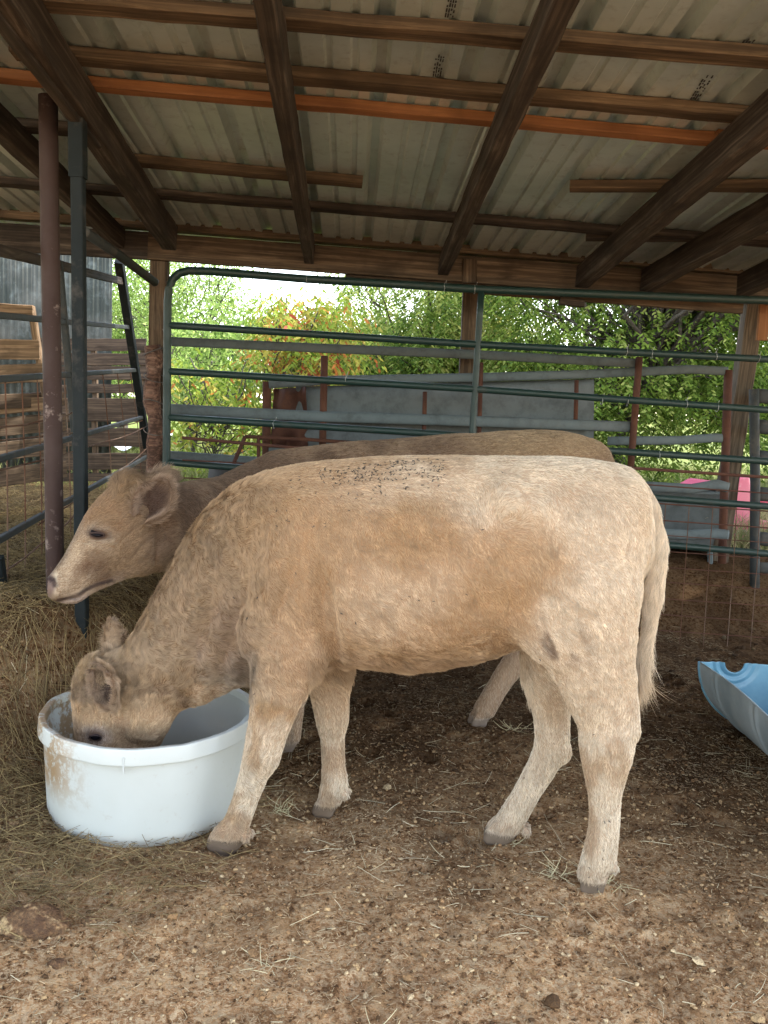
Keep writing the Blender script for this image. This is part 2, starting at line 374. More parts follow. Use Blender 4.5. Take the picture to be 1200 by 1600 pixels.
# crumbs and clods of dirt: many tiny lumps, one object
def lumps(name, n, region, size, mat, seed, dens=None, sink=.35):
    rs = np.random.RandomState(seed)
    t = (1 + 5 ** .5) / 2
    iv = np.array([(-1,t,0),(1,t,0),(-1,-t,0),(1,-t,0),(0,-1,t),(0,1,t),(0,-1,-t),(0,1,-t),(t,0,-1),(t,0,1),(-t,0,-1),(-t,0,1)], float) / 1.9
    ifa = np.array([(0,11,5),(0,5,1),(0,1,7),(0,7,10),(0,10,11),(1,5,9),(5,11,4),(11,10,2),(10,7,6),(7,1,8),(3,9,4),(3,4,2),(3,2,6),(3,6,8),(3,8,9),(4,9,5),(2,4,11),(6,2,10),(8,6,7),(9,8,1)])
    x = rs.uniform(region[0], region[1], n * 3); y = rs.uniform(region[2], region[3], n * 3)
    if dens is not None: k = rs.rand(n * 3) < dens(x, y); x, y = x[k], y[k]
    x, y = x[:n], y[:n]; n = len(x)
    s = size[0] * (size[1] / size[0]) ** (rs.rand(n) ** 2.6)
    V = iv[None] * (s[:, None, None] * rs.uniform(.55, 1.35, (n, 12, 1))); V = V * rs.uniform(.6, 1.2, (n, 1, 3)) * np.array([1, 1, .7])
    z = ground_z(x, y) + ground_detail(x, y) + s * (1 - sink) * .6
    V = V + np.stack([x, y, z], 1)[:, None]
    Fc = (ifa[None] + (np.arange(n) * 12)[:, None, None]).reshape(-1, 3)
    pal = np.array([(.34, .20, .095), (.50, .335, .17), (.20, .11, .05), (.60, .45, .26), (.10, .055, .026)]); ci = rs.choice(5, n, p=[.35, .25, .2, .1, .1])
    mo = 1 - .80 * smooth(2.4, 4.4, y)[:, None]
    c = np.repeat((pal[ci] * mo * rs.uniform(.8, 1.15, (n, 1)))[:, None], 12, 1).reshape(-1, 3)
    o = mesh_np(name, V.reshape(-1, 3), Fc, mat, cols=c, smooth_=False); tag(o, kind='stuff'); return o
cm = NM('dirt_crumb', .95, 0, .1); at_ = cm.n('ShaderNodeAttribute', attribute_name='col'); v = cm.coords((1, 1, 1), False); f_ = cm.noise(v, 130, 4, .7)
cm.color(cm.mix(cm.ramp(f_, [(.35, .65), (.6, 0.0)]), at_.outputs['Color'], (.05, .034, .022))); cm.bump(f_, .8, .006); M['crumb'] = cm.m
o = lumps('dirt_crumbs', 52000, (-2.2, 2.2, 1.45, 4.4), (.0018, .0085), M['crumb'], 5); tag(o, 'fine crumbs of dry brown dirt covering the pen floor', 'dirt crumbs')
o = lumps('dirt_clods', 520, (-2.6, 2.6, 1.5, 6.6), (.006, .023), M['crumb'], 6, lambda x, y: .15 + .85 * smooth(.5, .65, vnoise(x * 2, y * 2, seed=50))); tag(o, 'broken clods of dry dirt and dung lying on the floor', 'dirt clods')
# the one big two-tone clod bottom left
def lump_thing(name, px, py, size, mat, label, cat, seed, flat=.55, z=None):
    p = on_z(px, py, 0.0); p.z = gz(p.x, p.y) if z is None else z
    nu, nv = 40, 24; u = np.linspace(0, 2 * np.pi, nu, endpoint=False); vv = np.linspace(0, np.pi, nv)
    U, Vv = np.meshgrid(u, vv); D = np.stack([np.cos(U) * np.sin(Vv), np.sin(U) * np.sin(Vv), np.cos(Vv)], -1).reshape(-1, 3)
    r = 1 + .5 * (fbm(D[:, 0] * 1.7 + seed, D[:, 1] * 1.7, D[:, 2] * 1.7, seed=seed, o=5) - .5) + .25 * (vnoise(D[:, 0] * 9, D[:, 1] * 9, D[:, 2] * 9, seed=seed) - .5)
    V = D * r[:, None] * np.array([size, size * .7, size * flat]) + np.array([p.x, p.y, p.z + size * flat * .35])
    i = np.arange(nv - 1)[:, None] * nu; j = np.arange(nu)[None]; jn = (j + 1) % nu
    Fq = np.stack([i + j, i + nu + j, i + nu + jn, i + jn], -1).reshape(-1, 4)
    o = mesh_np(name, V, Fq, mat); return tag(o, label, cat)
km = NM('dung_clod', .95, 0, .1); v = km.coords((1, 1, 1), False); a_ = km.noise(v, 14, 5, .7); b_ = km.noise(v, 90, 4, .7)
c_ = km.ramp(a_, [(.40, (.12, .065, .035)), (.49, (.24, .14, .07)), (.56, (.50, .35, .18))]); km.color(km.mix(km.ramp(b_, [(.4, .6), (.6, 0.0)]), c_, (.07, .045, .03))); km.bump(b_, 1, .01); M['clod'] = km.m
lump_thing('dung_clod', 54, 1452, .090, M['clod'], 'large flat reddish brown dung clod at the bottom left of the floor', 'dung clod', 3)
for (px, py, s, lab) in [(90, 1512, .022, 'pale tan dirt lump just below the big dung clod'), (18, 1308, .03, 'brown clod lying left of the tub foot'), (140, 1442, .022, 'dark brown clod right of the big dung clod')]:
    if lab: lump_thing('clod', px, py, s, M['crumb' if s < .021 else 'clod'], lab, 'clod', int(px))

# ================================================================ SHED
D0 = 5.5
def gy(x): return D0 + .04 * x           # the line of the back beam
def back(px, py, off=0.0): return on_plane(px, py, Vector((0, D0 + off, 0)), Vector((-.04, 1, 0)))
A_ = back(275, 352); B_ = back(1190, 428)
dvec = ray(545, 730).normalized(); cvec = (B_ - A_).normalized()
RN = cvec.cross(dvec).normalized()
if RN.z < 0: RN = -RN
dvec = (dvec - cvec * dvec.dot(cvec)).normalized()
def roof(px, py, off): return on_plane(px, py, A_ - RN * off, RN)
shed = thing('cattle_shed', (0, 3, gz(0, 3)), 'low lean-to cattle shed with corrugated metal roof on rough timber beams', 'shed')
mr = NM('galvalume_underside', .36, .65, .5); v = mr.coords((1, 1, 1), False); a_ = mr.noise(v, 1.3, 5, .65); b_ = mr.noise(v, 18, 5, .7)
c_ = mr.ramp(a_, [(.35, (.50, .57, .55)), (.6, (.68, .76, .74))]); mr.color(mr.mix(mr.ramp(b_, [(.55, 0.0), (.75, .5)]), c_, (.32, .33, .30)))
mr.rough(mr.ramp(b_, [(.3, .28), (.7, .5)])); mr.bump(a_, .25, .02); M['roof'] = mr.m
# ribbed sheets, each a part; ribs run along dvec
def rib_profile(width):
    pts = []; pitch = .305; x = 0.0
    while x < width - .01:
        for (u, h) in ((0, 0), (.075, 0), (.083, .011), (.100, .011), (.108, 0), (.165, 0), (.173, .011), (.190, .011), (.198, 0), (.238, 0), (.256, .040), (.290, .040)):
            if x + u <= width: pts.append((x + u, h))
        x += pitch
    pts.append((width, 0)); return pts
sheetw = .915; near = 4.15
for k in range(-8, 6):  # sheets continue out of view on the left, added to shade that side
    prof = rib_profile(sheetw + .02); n = len(prof); V = []; nr = 14
    for j in range(nr + 1):
        t = -.85 + (near + .85) * j / nr  # back eave lengthened unseen past the beam to shade the bank
        for (u, h) in prof:
            p = A_ + cvec * (k * sheetw + u + .9) - dvec * t + RN * (h + .002 * (k % 2) + .0025 * math.sin(j * 1.7 + k + u * 3))
            V.append(p)
    F_ = [(j * n + i, j * n + i + 1, (j + 1) * n + i + 1, (j + 1) * n + i) for j in range(nr) for i in range(n - 1)]
    mb = MB(); mb.add(V, F_); o = mb.build('roof_sheet', M['roof'], shed, False)
    o.modifiers.new('s', 'SOLIDIFY').thickness = .001
# ink stamps on the sheets (blurred unreadable rows of marks)
ink = NM('stamp_ink', .7); ink.color((.03, .03, .03)); M['ink'] = ink.m
def stamp(px0, py0, px1, py1, wpx, seed):
    rs = random.Random(seed); mb = MB(); a = roof(px0, py0, .0045); b = roof(px1, py1, .0045); L = (b - a).length; x = (b - a).normalized(); y = RN.cross(x)
    w_ = (roof(px0 + wpx, py0, .004) - roof(px0, py0, .004)).length
    nrow = int(L / .028)
    for i in range(nrow):
        if rs.random() < .15: continue
        for j in range(4):
            for q in range(2):
                if rs.random() < .72:
                    c = a + x * (i * .028 + .004 + q * .010) + y * ((j + .5) / 4 - .5) * w_
                    mb.box(c, x * rs.uniform(.003, .008), y * rs.uniform(.002, w_ * .09), RN * .0006)
    mb.build('stamp_mark', M['ink'], shed)
stamp(709, -10, 700, 34, 16, 1); stamp(688, 86, 680, 132, 15, 2); stamp(1172, 62, 1158, 78, 20, 3); stamp(1108, 118, 1083, 158, 16, 4)
def purlin(pts, off, wd, mat, label=None, seed=0, th=.038):
    a = roof(*pts[0], off); b = roof(*pts[1], off)
    return plank('purlin', a + RN * th / 2, b + RN * th / 2, wd, th, mat, shed, up=RN, seed=seed, label=label)
P_ = .040
purlin([(-60, 1), (1290, 106)], P_, .082, M['purlin'], seed=1)
purlin([(20, 88), (1290, 199)], P_, .082, M['purlin'], seed=2)
purlin([(-60, 121), (1112, 225)], P_, .062, M['orange'], 'fresh orange-brown board between the grey purlins', seed=3)
purlin([(1116, 221), (1290, 238)], P_ + .002, .062, M['orange'], 'short fresh orange-brown board end at right', seed=4)
purlin([(185, 255), (566, 291)], P_, .085, M['purlin'], 'short purlin that stops halfway over the calf', seed=5)
purlin([(-60, 285), (1290, 391)], P_ + .002, .082, M['rafter'], seed=6)
purlin([(890, 297), (1290, 297)], P_ + .003, .075, M['purlin'], 'short split-ended board at right', seed=7)
purlin([(-60, 196), (118, 209)], P_, .085, M['rafter'], seed=8)
purlin([(915, 375), (1290, 378)], P_ + .005, .06, M['rafter'], seed=10)
def rafter(p0, p1, wd, ht, seed, ext=0.0, mat='rafter', label=None, off=.041):
    a = roof(*p0, off + ht); b = roof(*p1, off + ht); x = (b - a).normalized()
    a = a - x * ext
    return plank('rafter', a + RN * ht / 2, b + RN * ht / 2, wd, ht, M[mat], shed, up=RN, seed=seed, label=label, rough=.0025)
rafter((18, 40), (264, 390), .088, .14, 11, .55)
rafter((-18, 20), (150, 232), .040, .16, 16, .5, label='extra board nailed beside the left rafter')
rafter((410, 0), (484, 418), .060, .12, 12, .75)
rafter((886, 0), (690, 436), .066, .12, 13, .75)
rafter((1215, 200), (908, 450), .085, .13, 14, 1.3)
rafter((1230, 338), (1010, 455), .085, .13, 15, 1.9)
rafter((1240, 425), (1160, 462), .085, .13, 17, 2.3)
rafter((-30, 190), (186, 388), .06, .12, 18, 1.2)
# back beam: plate strip, main board, lower strip
def bbeam(name, px0, y0a, y0b, px1, y1a, y1b, off, th, mat, seed, label=None):
    a0, a1 = back(px0, y0a, off), back(px0, y0b, off); b0, b1 = back(px1, y1a, off), back(px1, y1b, off)
    ca = (a0 + a1) / 2; cb = (b0 + b1) / 2; h = ((a1 - a0).length + (b1 - b0).length) / 2
    return plank(name, ca, cb, h, th, mat, shed, up=Vector((.04, -1, 0)), seed=seed, label=label)
bbeam('plate', -90, 322, 334, 1290, 427, 441, .03, .10, M['purlin'], 21)
bbeam('back_beam', 232, 360, 410, 1290, 445, 478, .04, .04, M['header'], 22)
bbeam('back_beam', -90, 345, 385, 236, 362, 408, .06, .04, M['rafter'], 26)
bbeam('back_beam', 540, 415, 445, 1160, 467, 489, .085, .03, M['header'], 23, 'lower brown strip of the back beam')
plank('brace_block', back(874, 470, .02), back(912, 474, .02), .05, .05, M['rafter'], shed, up=Vector((0, -1, 0)), seed=25)
def post(px0, py0, px1, py1, off, wd, mat, seed, label=None, base=None, name='post'):
    a = back(px0, py0, off); b = back(px1, py1, off); x = (b - a).normalized(); zb = gz(b.x, b.y) - .05
    b = a + x * ((zb - a.z) / x.z) if base is None else b
    return plank(name, a, b, wd, wd * .85, mat, shed, up=Vector((0, -1, 0)), seed=seed, label=label, rough=.003)
post(250, 345, 248, 600, .11, .105, M['header'], 31)
post(737, 405, 730, 586, .62, .11, M['header'], 32)
post(1184, 430, 1120, 880, .80, .125, M['greypost'], 33, 'thick grey weathered post at the right')
plank('corner_board', back(1196, 455, .2), back(1190, 532, .2), .07, .03, M['orange'], shed, up=Vector((0, -1, 0)), seed=34)
# three little board ends standing on the header
plank('cleat', back(734, 405, .015), back(733, 442, .015), .09, .03, M['header'], shed, up=Vector((0, -1, 0)), seed=35)
# ================================================================ GREEN TUBE GATE along the back
def bk(px, py, off): return back(px, py, off)
def rail_pts(pxs, off, n=6):
    P3 = [bk(px, py, off) for px, py in pxs]; out = []
    for a, b in zip(P3[:-1], P3[1:]):
        for i in range(n): out.append(a.lerp(b, i / n))
    return out + [P3[-1]]
M['wire_tie'] = painted('bright_tie_wire', (.32, .33, .32), .5, .3)
gate = thing('tube_gate', (0.2, D0 - .12, gz(0.2, D0)), 'tall dark green tube gate with rounded corner across the back of the shed', 'gate')
TO = -.12; tr = .0235
arc = [(259, 900), (261, 600), (262, 470), (264, 450), (270, 436), (280, 427), (295, 423), (330, 424)]
pipe('gate_frame', rail_pts(arc + [(479, 436), (600, 443), (750, 452), (950, 460), (1290, 473)], TO, 3), tr * 1.05, M['green'], gate)
for pts in ([(262, 508), (742, 538), (1290, 566)], [(262, 580), (742, 608), (1290, 647)], [(262, 652), (683, 678), (950, 704), (1290, 727)],
            [(262, 722), (700, 757), (1027, 778), (1290, 798)], [(260, 790), (700, 832), (1050, 852), (1290, 873)]):
    pipe('gate_rail', rail_pts(pts, TO, 5), tr * .92, M['green'], gate)
pipe('gate_brace', rail_pts([(752, 455), (738, 672), (728, 860)], TO - .004, 6), tr * .85, M['green'], gate)
rs = random.Random(21)
for (px, py) in ((1118, 556), (1185, 560), (1018, 553), (979, 549), (1120, 637), (980, 628), (940, 626), (1072, 631), (1029, 711), (480, 437), (742, 452), (694, 449), (540, 592), (428, 663)):
    c = bk(px, py, TO); q = [c + Vector((rs.uniform(-.004, .004), math.cos(a) * .027, math.sin(a) * .027)) for a in [k * .7 for k in range(10)]]
    q += [q[-1] + Vector((.01, -.012, .02)), q[-1] + Vector((.015, -.02, .045))]
    mb = MB(); mb.tube(q, .0018, 4); mb.build('wire_tie', M['wire_tie'], gate)
# rusty welded mesh panel wired to the foot of the gate
MO = -.19
mesh_panel = thing('wire_mesh_panel', (0.4, D0 + MO, gz(0.4, D0)), 'rusty welded wire mesh panel wired along the foot of the green gate', 'wire panel')
pipe('top_rod', rail_pts([(285, 684), (600, 712), (997, 732), (1290, 752)], MO, 10), .011, M['rust'], mesh_panel, 6)
mb = MB(); rs = random.Random(4)
def mrow(x): return (x - 997) / 203.
for k, y in enumerate([759, 787, 813, 836, 861, 886, 909, 935, 960, 985]):
    sl = .075 + .0 * k
    pts = rail_pts([(285, y - 712 * .055 + rs.uniform(-2, 2)), (600, y - 397 * .055 + rs.uniform(-2, 2)), (900, y - 10 + rs.uniform(-1, 1)), (1060, y + 2), (1290, y + 18)], MO - .004, 6)
    mb.tube(pts, .0045 if k < 3 else .0028, 5)
mb.build('mesh_wires', M['rust'], mesh_panel)
mb = MB()
for x in range(300, 1290, 37):
    sl = (600 - x) * .00009 * 270 - .02 * 270
    y0 = 700 + (x - 600) * .06 + 60
    mb.tube([bk(x, y0, MO), bk(x + sl * .3 + rs.uniform(-1, 1), y0 + 90, MO), bk(x + sl + rs.uniform(-2, 2), y0 + 245, MO)], .0026, 5)
mb.build('mesh_wires', M['rustdark'], mesh_panel)

# ================================================================ corral panels behind the gate
def oval(name, pts, off, h, mat, parent, label=None):
    return pipe(name, rail_pts(pts, off, 6), h, mat, parent, 12, .45, label, up=(0, 0, 1))
pa = thing('corral_panel', bk(640, 760, .38), 'long grey galvanised corral panel with flattened rails just behind the green gate', 'corral panel', 'grey corral panels behind the gate')
o1 = .30
oval('rail', [(255, 533), (500, 544), (742, 554), (1000, 568)], o1, .030, M['galv'], pa)
oval('rail', [(255, 639), (500, 651), (700, 657), (985, 667)], o1, .036, M['galv'], pa)
oval('rail', [(255, 712), (400, 722), (700, 735), (985, 745)], o1, .036, M['galv'], pa)
for (x0, y0, x1, y1) in ((999, 558, 983, 760), (507, 556, 503, 740), (252, 520, 250, 760)):
    pipe('upright', rail_pts([(x0, y0), (x1, y1)], o1 + (.02 if x0 < 990 else -.02), 3), .024, M['rust'], pa)
for (x0, y0, x1, y1) in ((752, 566, 748, 700), (664, 612, 662, 700), (901, 594, 899, 670)):
    pipe('strap', rail_pts([(x0, y0), (x1, y1)], o1 + .06, 3), .015, M['rust'], pa, 8)
pb = thing('corral_panel', bk(900, 800, .5), 'second galvanised corral panel, leaning higher at its right end, behind the first', 'corral panel', 'grey corral panels behind the gate')
o2 = .42
oval('rail', [(420, 600), (520, 594), (737, 590), (908, 585), (1080, 577), (1137, 580)], o2, .030, M['galv'], pb)
oval('rail', [(950, 689), (1060, 688), (1118, 684), (1140, 686)], o2, .030, M['galv'], pb)
oval('rail', [(420, 706), (700, 708), (950, 712)], o2, .03, M['galv'], pb)
pipe('upright', rail_pts([(1138, 578), (1128, 880)], o2, 4), .029, M['rust'], pb)
pipe('upright', rail_pts([(417, 596), (416, 760)], o2 + .03, 4), .030, M['rust'], pb)
oval('rail', [(1010, 760), (1080, 764), (1120, 757), (1138, 762)], o2 - .03, .035, M['galv'], pb)
oval('rail', [(1010, 833), (1080, 836), (1120, 834), (1138, 836)], o2 - .03, .036, M['galv'], pb)
# grey sheet metal leaning on the panels, and the rusty curled one
def sheet(name, quad, off, mat, label, cat, nx=24, ny=10, warp=.012, seed=1):
    rs_ = np.random.RandomState(seed); q = [bk(px, py, off) for px, py in quad]; V = []
    for j in range(ny + 1):
        for i in range(nx + 1):
            u, v_ = i / nx, j / ny; p = (q[0].lerp(q[1], u)).lerp(q[3].lerp(q[2], u), v_)
            p = p + Vector((0, 1, 0)) * warp * (math.sin(u * 9 + seed) * math.sin(v_ * 5 + 1) + .5 * math.sin(v_ * 19 + u * 3))
            V.append(p)
    F_ = [(j * (nx + 1) + i, (j + 1) * (nx + 1) + i, (j + 1) * (nx + 1) + i + 1, j * (nx + 1) + i + 1) for j in range(ny) for i in range(nx)]
    mb = MB(); mb.add(V, F_); o = mb.build(name, mat, None, False)
    for p in o.data.polygons: p.use_smooth = True
    o.modifiers.new('s', 'SOLIDIFY').thickness = .003
    return tag(o, label, cat)
M['tin'] = painted('weathered_tin_sheet', (.115, .135, .142), .6, .25, (.07, .08, .08), .6, .4, (.14, .145, .14))
sheet('metal_sheet', [(462, 604), (928, 592), (928, 700), (462, 730)], o2 + .10, M['tin'], 'broad blue-grey metal sheet standing behind the corral panels', 'metal sheet')
sheet('rusty_sheet', [(426, 608), (478, 604), (482, 730), (424, 730)], o2 + .07, M['rust'], 'curled rusty brown metal sheet beside the blue-grey sheet', 'metal sheet', warp=.05)
# black stock tub behind, small rusty rack
rk = thing('rusty_rack', bk(470, 760, .2), 'low rusty angle-iron rack just behind the green gate, left of the calves', 'rack')
pipe('rack_rail', rail_pts([(383, 682), (470, 686), (570, 693), (690, 699)], .16, 3), .013, M['rust'], rk, 6)
pipe('rack_leg', rail_pts([(383, 682), (366, 722), (362, 800)], .16, 3), .013, M['rust'], rk, 6)
pipe('rack_leg', rail_pts([(404, 684), (404, 800)], .16, 3), .012, M['rust'], rk, 6)
def lathe(name, c, prof, mat, parent=None, n=40, tilt=None, label=None, wob=0.0):
    V = []; 
    for (r_, z_) in prof:
        for k in range(n):
            a = 2 * math.pi * k / n; q = Vector((r_ * math.cos(a), r_ * math.sin(a), z_ + wob * math.sin(3 * a)))
            V.append((tilt @ q if tilt else q) + Vector(c))
    F_ = [(i * n + k, i * n + (k + 1) % n, (i + 1) * n + (k + 1) % n, (i + 1) * n + k) for i in range(len(prof) - 1) for k in range(n)]
    mb = MB(); mb.add(V, F_); return mb.build(name, mat, parent, True, label)
c = at(372, 742, 6.5); c.z = gz(c.x, c.y)
o = lathe('stock_tub', c, [(.20, .42), (.17, .44), (.02, .46), (.0, .46)][::-1] + [(.215, .40), (.24, .1), (.26, .0)], M['black']); tag(o, 'upturned black rubber stock tub behind the gate at left', 'tub')

# ================================================================ galvanised trough, pink slide, right hand panel
tr_ = thing('stock_trough', bk(1060, 880, .9), 'grey galvanised stock trough standing beyond the fence at right', 'trough')
a = at(940, 765, 6.7); b = at(1128, 768, 6.55); zt = a.z; L = (b - a).length; x = (b - a).normalized(); y = Vector((0, 0, 1)).cross(x)
def trough(a, L, x, y):
    secs = []; N_ = 10
    prof = [(-.26, 0), (-.25, -.05), (-.20, -.42), (.20, -.42), (.25, -.05), (.26, 0), (.235, 0), (.185, -.40), (-.185, -.40), (-.235, 0)]
    V = []
    for i in range(N_ + 1):
        for (p, q) in prof: V.append(a + x * (L * i / N_) + y * p + Vector((0, 0, q)))
    n = len(prof); F_ = [(i * n + k, i * n + (k + 1) % n, (i + 1) * n + (k + 1) % n, (i + 1) * n + k) for i in range(N_) for k in range(n)]
    F_ += [(0, 1, 2, 3, 4, 5)[::-1], tuple(N_ * n + k for k in range(6))]
    return V, F_
V, F_ = trough(a, L, x, y); mb = MB(); mb.add(V, F_); mb.build('trough_body', M['tin'], tr_)
for s in (-.24, .24): pipe('trough_rim', [a + y * s, a + y * s + x * L], .018, M['galv'], tr_)
for t in (.12, .9):
    for s in (-.2, .2):
        mb = MB(); p = a + x * (L * t) + y * s + Vector((0, 0, -.40)); q = Vector((p.x, p.y, gz(p.x, p.y) - .03)); mb.tube([p, q + y * s * .3], .02, 6)
        mb.build('trough_leg', M['galv'], tr_)
rp = thing('corral_panel', bk(1182, 900, .55), 'dark grey-green pipe panel standing at the right edge behind the mesh', 'corral panel')
o3 = .50
pipe('upright', rail_pts([(1178, 608), (1180, 760), (1179, 920)], o3, 4), .034, M['darksteel'], rp)
for (y0, y1, h) in ((612, 626, .05), (660, 678, .05), (708, 722, .05), (765, 782, .05), (835, 850, .05), (880, 888, .04)):
    oval('rail', [(1182, y0 + 6), (1240, y0 + 12), (1330, y0 + 16)], o3 + .01, h, M['darksteel'], rp)
# pink play slide
sl_ = thing('play_slide', at(1165, 840, 7.3), 'faded pink plastic play slide in the grass beyond the fence at right', 'play slide')
def lowpoly(name, pts2, y0, y1, mat, parent, z_off=0):
    n = len(pts2); V = [at(px, py, y0) for px, py in pts2] + [at(px, py, y0) + Vector((0, y1 - y0, 0)) for px, py in pts2]
    F_ = [tuple(range(n - 1, -1, -1)), tuple(range(n, 2 * n))] + [(k, (k + 1) % n, n + (k + 1) % n, n + k) for k in range(n)]
    mb = MB(); mb.add(V, F_); o = mb.build(name, mat, parent)
    bv = o.modifiers.new('b', 'BEVEL'); bv.width = .02; bv.segments = 3; return o
lowpoly('slide_panel', [(1150, 747), (1172, 744), (1176, 775), (1186, 782), (1186, 850), (1136, 846), (1144, 800)], 7.3, 7.6, M['pink'], sl_)
lowpoly('slide_chute', [(1083, 762), (1102, 752), (1142, 757), (1148, 778), (1110, 776)], 7.4, 7.8, M['pink'], sl_)
lowpoly('slide_step', [(1188, 768), (1215, 772), (1215, 788), (1188, 786)], 7.35, 7.9, M['pink'], sl_)
lowpoly('slide_step', [(1186, 812), (1215, 818), (1215, 850), (1186, 848)], 7.35, 7.9, M['pink'], sl_)
# pale curled letter-like emblem on the slide
M['cream'] = painted('cream_print', (.75, .68, .55), .5)
pts = [(1152, 843), (1151, 834), (1156, 829), (1164, 829), (1168, 835), (1165, 841), (1160, 843)]
mb = MB(); mb.tube([at(px, py, 7.288) for px, py in pts], .009, 6); mb.build('slide_emblem', M['cream'], sl_)

# ================================================================ LEFT SIDE
def free_post(name, top, d, px1, py1, r_, mat, label, cat, square=False, d1=None):
    a = at(*top, d); b = at(px1, py1, d1 or d); x = (b - a).normalized(); zb = gz(b.x, b.y) - .08
    b = a + x * ((zb - a.z) / x.z)
    t = thing(name, (b.x, b.y, zb + .08), label, cat)
    if square: plank('tube', a, b, r_ * 2, r_ * 2, mat, t, up=Vector((0, -1, 0)), rough=0.0)
    else: pipe('tube', [a.lerp(b, i / 8) for i in range(9)], r_, mat, t, 20)
    return t, a, b
pp, pa_, pb_ = free_post('pipe_post', (75, 150), 3.50, 86, 885, .036, M['rustpipe'], 'thick red-brown rusty pipe post on the left under the rafter', 'post')
sp, sa, sb = free_post('square_post', (121, 168), 3.36, 127, 850, .0225, M['bluesteel'], 'narrow blue-grey square steel post right of the rusty pipe', 'post', True)
plank('sleeve', sa.lerp(sb, -.01), sa.lerp(sb, .125), .056, .056, M['bluesteel'], sp, up=Vector((0, -1, 0)), rough=0)
# side panel receding from the left edge to the slanted far upright
def side(px, py):
    """plane through the panel: near x=0 px at 3.7 m, far x=215 px at 7.2 m"""
    a = at(0, 700, 3.7); b = at(215, 650, 7.2); n_ = Vector((b.y - a.y, -(b.x - a.x), 0)).normalized()
    return on_plane(px, py, a, n_)
sdp = thing('side_panel', side(120, 800), 'tall dark steel livestock panel running along the left side of the pen', 'livestock panel')
for i, (y0, x1, y1, h) in enumerate([(391, 192, 440, .034), (493, 207, 512, .030), (592, 215, 578, .030), (717, 222, 652, .030), (842, 232, 712, .032), (962, 120, 850, .034)]):
    a = side(-60, y0 + (y0 - y1) * 60 / x1); b = side(x1, y1)
    plank('rail', a, b, .025, h * (1.0 if i != 0 else 1.5), M['darksteel'] if i else M['rafter'], sdp, up=Vector((0, 0, 1)), seed=60 + i, rough=.001, n=12)
plank('upright', side(186, 408), side(238, 752), .06, .05, M['bluesteel'], sdp, up=Vector((0, -1, 0)), rough=0)
plank('upright', side(92, 408), side(124, 760), .035, .03, M['darksteel'], sdp, up=Vector((0, -1, 0)), rough=0)
plank('upright', side(-3, 870), side(12, 985), .04, .04, M['bluesteel'], sdp, up=Vector((0, -1, 0)), rough=0)
mb = MB()
for x in [-18, 8, 34, 58, 100, 112, 160, 183, 203]:
    y0 = 592 - x * .065; y1 = 962 - (x * .95 if x < 80 else 76 + (x - 80) * .80)
    q = [side(x + (3 + x * .02) * math.sin(t * 2.4) * 1.2 + x * 0.03 * t * 2, y0 + (y1 - y0) * t) for t in [0, .2, .4, .6, .8, 1]]
    mb.tube(q, .0035, 5)
for (p, q) in [((-20, 740), (225, 668)), ((-20, 690), (228, 655)), ((-10, 905), (120, 800)), ((-10, 668), (120, 640)), ((60, 820), (230, 700))]:
    a = side(*p); b = side(*q); mb.tube(sag(a, b, 7, .02, .01, 3), .0045, 5)
mb.build('mesh_wires', M['rustdark'], sdp)
dp = thing('diagonal_pipe', at(240, 440, 5.35), 'short dark pipe sloping down from the roof to the left corner post', 'pipe')
pipe('tube', [at(132, 362, 4.4), at(185, 398, 4.9), at(242, 441, 5.4)], .026, M['darksteel'], dp)
# cedar post with old wire round it
cp = thing('cedar_post', back(247, 760, -.02), 'short rough reddish cedar post with wire wraps beside the corner of the green gate', 'post')
p0 = back(238, 540, .0); p1 = back(244, 770, .0); x = (p1 - p0).normalized(); p1 = p0 + x * ((gz(p1.x, p1.y) - .05 - p0.z) / x.z)
n = 14; pts = [p0.lerp(p1, i / n) + Vector((.012 * math.sin(i * 1.3), 0, 0)) for i in range(n + 1)]
o = pipe('post_wood', pts, [.050 + .008 * math.sin(i * 2.1) for i in range(n + 1)], M['cedar'], cp, 9)
mb = MB(); rs = random.Random(9)
for (y, ym) in ((590, 10), (632, 14), (672, -10), (548, 16)):
    c = back(243, y, .0); q = []
    for k in range(17):
        a = 2 * math.pi * k / 16; q.append(c + Vector((math.cos(a) * .072, math.sin(a) * .066, math.sin(a + y) * .03)))
    q += [c + Vector((.10, -.05, .05)), c + Vector((.06, -.07, .13))]
    mb.tube(q, .0035, 5)
mb.build('wire_wrap', M['wire'], cp)
# pallets
def pallet(name, quad, boards, d0, d1, mat, label, seed, nup=2, thk=.018):
    """quad corners in px: tl, tr, br, bl; boards = list of (v0, v1) fractions"""
    P4 = [at(quad[0][0], quad[0][1], d0), at(quad[1][0], quad[1][1], d1), at(quad[2][0], quad[2][1], d1), at(quad[3][0], quad[3][1], d0)]
    t = thing(name, (P4[3] + P4[2]) / 2, label, 'pallet', 'wooden pallets forming the left fence')
    nrm = (P4[1] - P4[0]).cross(P4[3] - P4[0]).normalized()
    if nrm.y > 0: nrm = -nrm
    for i, (v0, v1) in enumerate(boards):
        vm = (v0 + v1) / 2; a = P4[0].lerp(P4[3], vm); b = P4[1].lerp(P4[2], vm); h = (P4[0] - P4[3]).length * (v1 - v0)
        plank('board', a, b, h, thk, mat, t, up=nrm, seed=seed + i, rough=.004)
    for i in range(nup):
        u = .04 + (.92 * i / max(1, nup - 1)); a = P4[0].lerp(P4[1], u) - nrm * .035; b = P4[3].lerp(P4[2], u) - nrm * .035
        plank('stringer', a, b, .045, .05, mat, t, up=nrm, seed=seed + 20 + i)
    return t
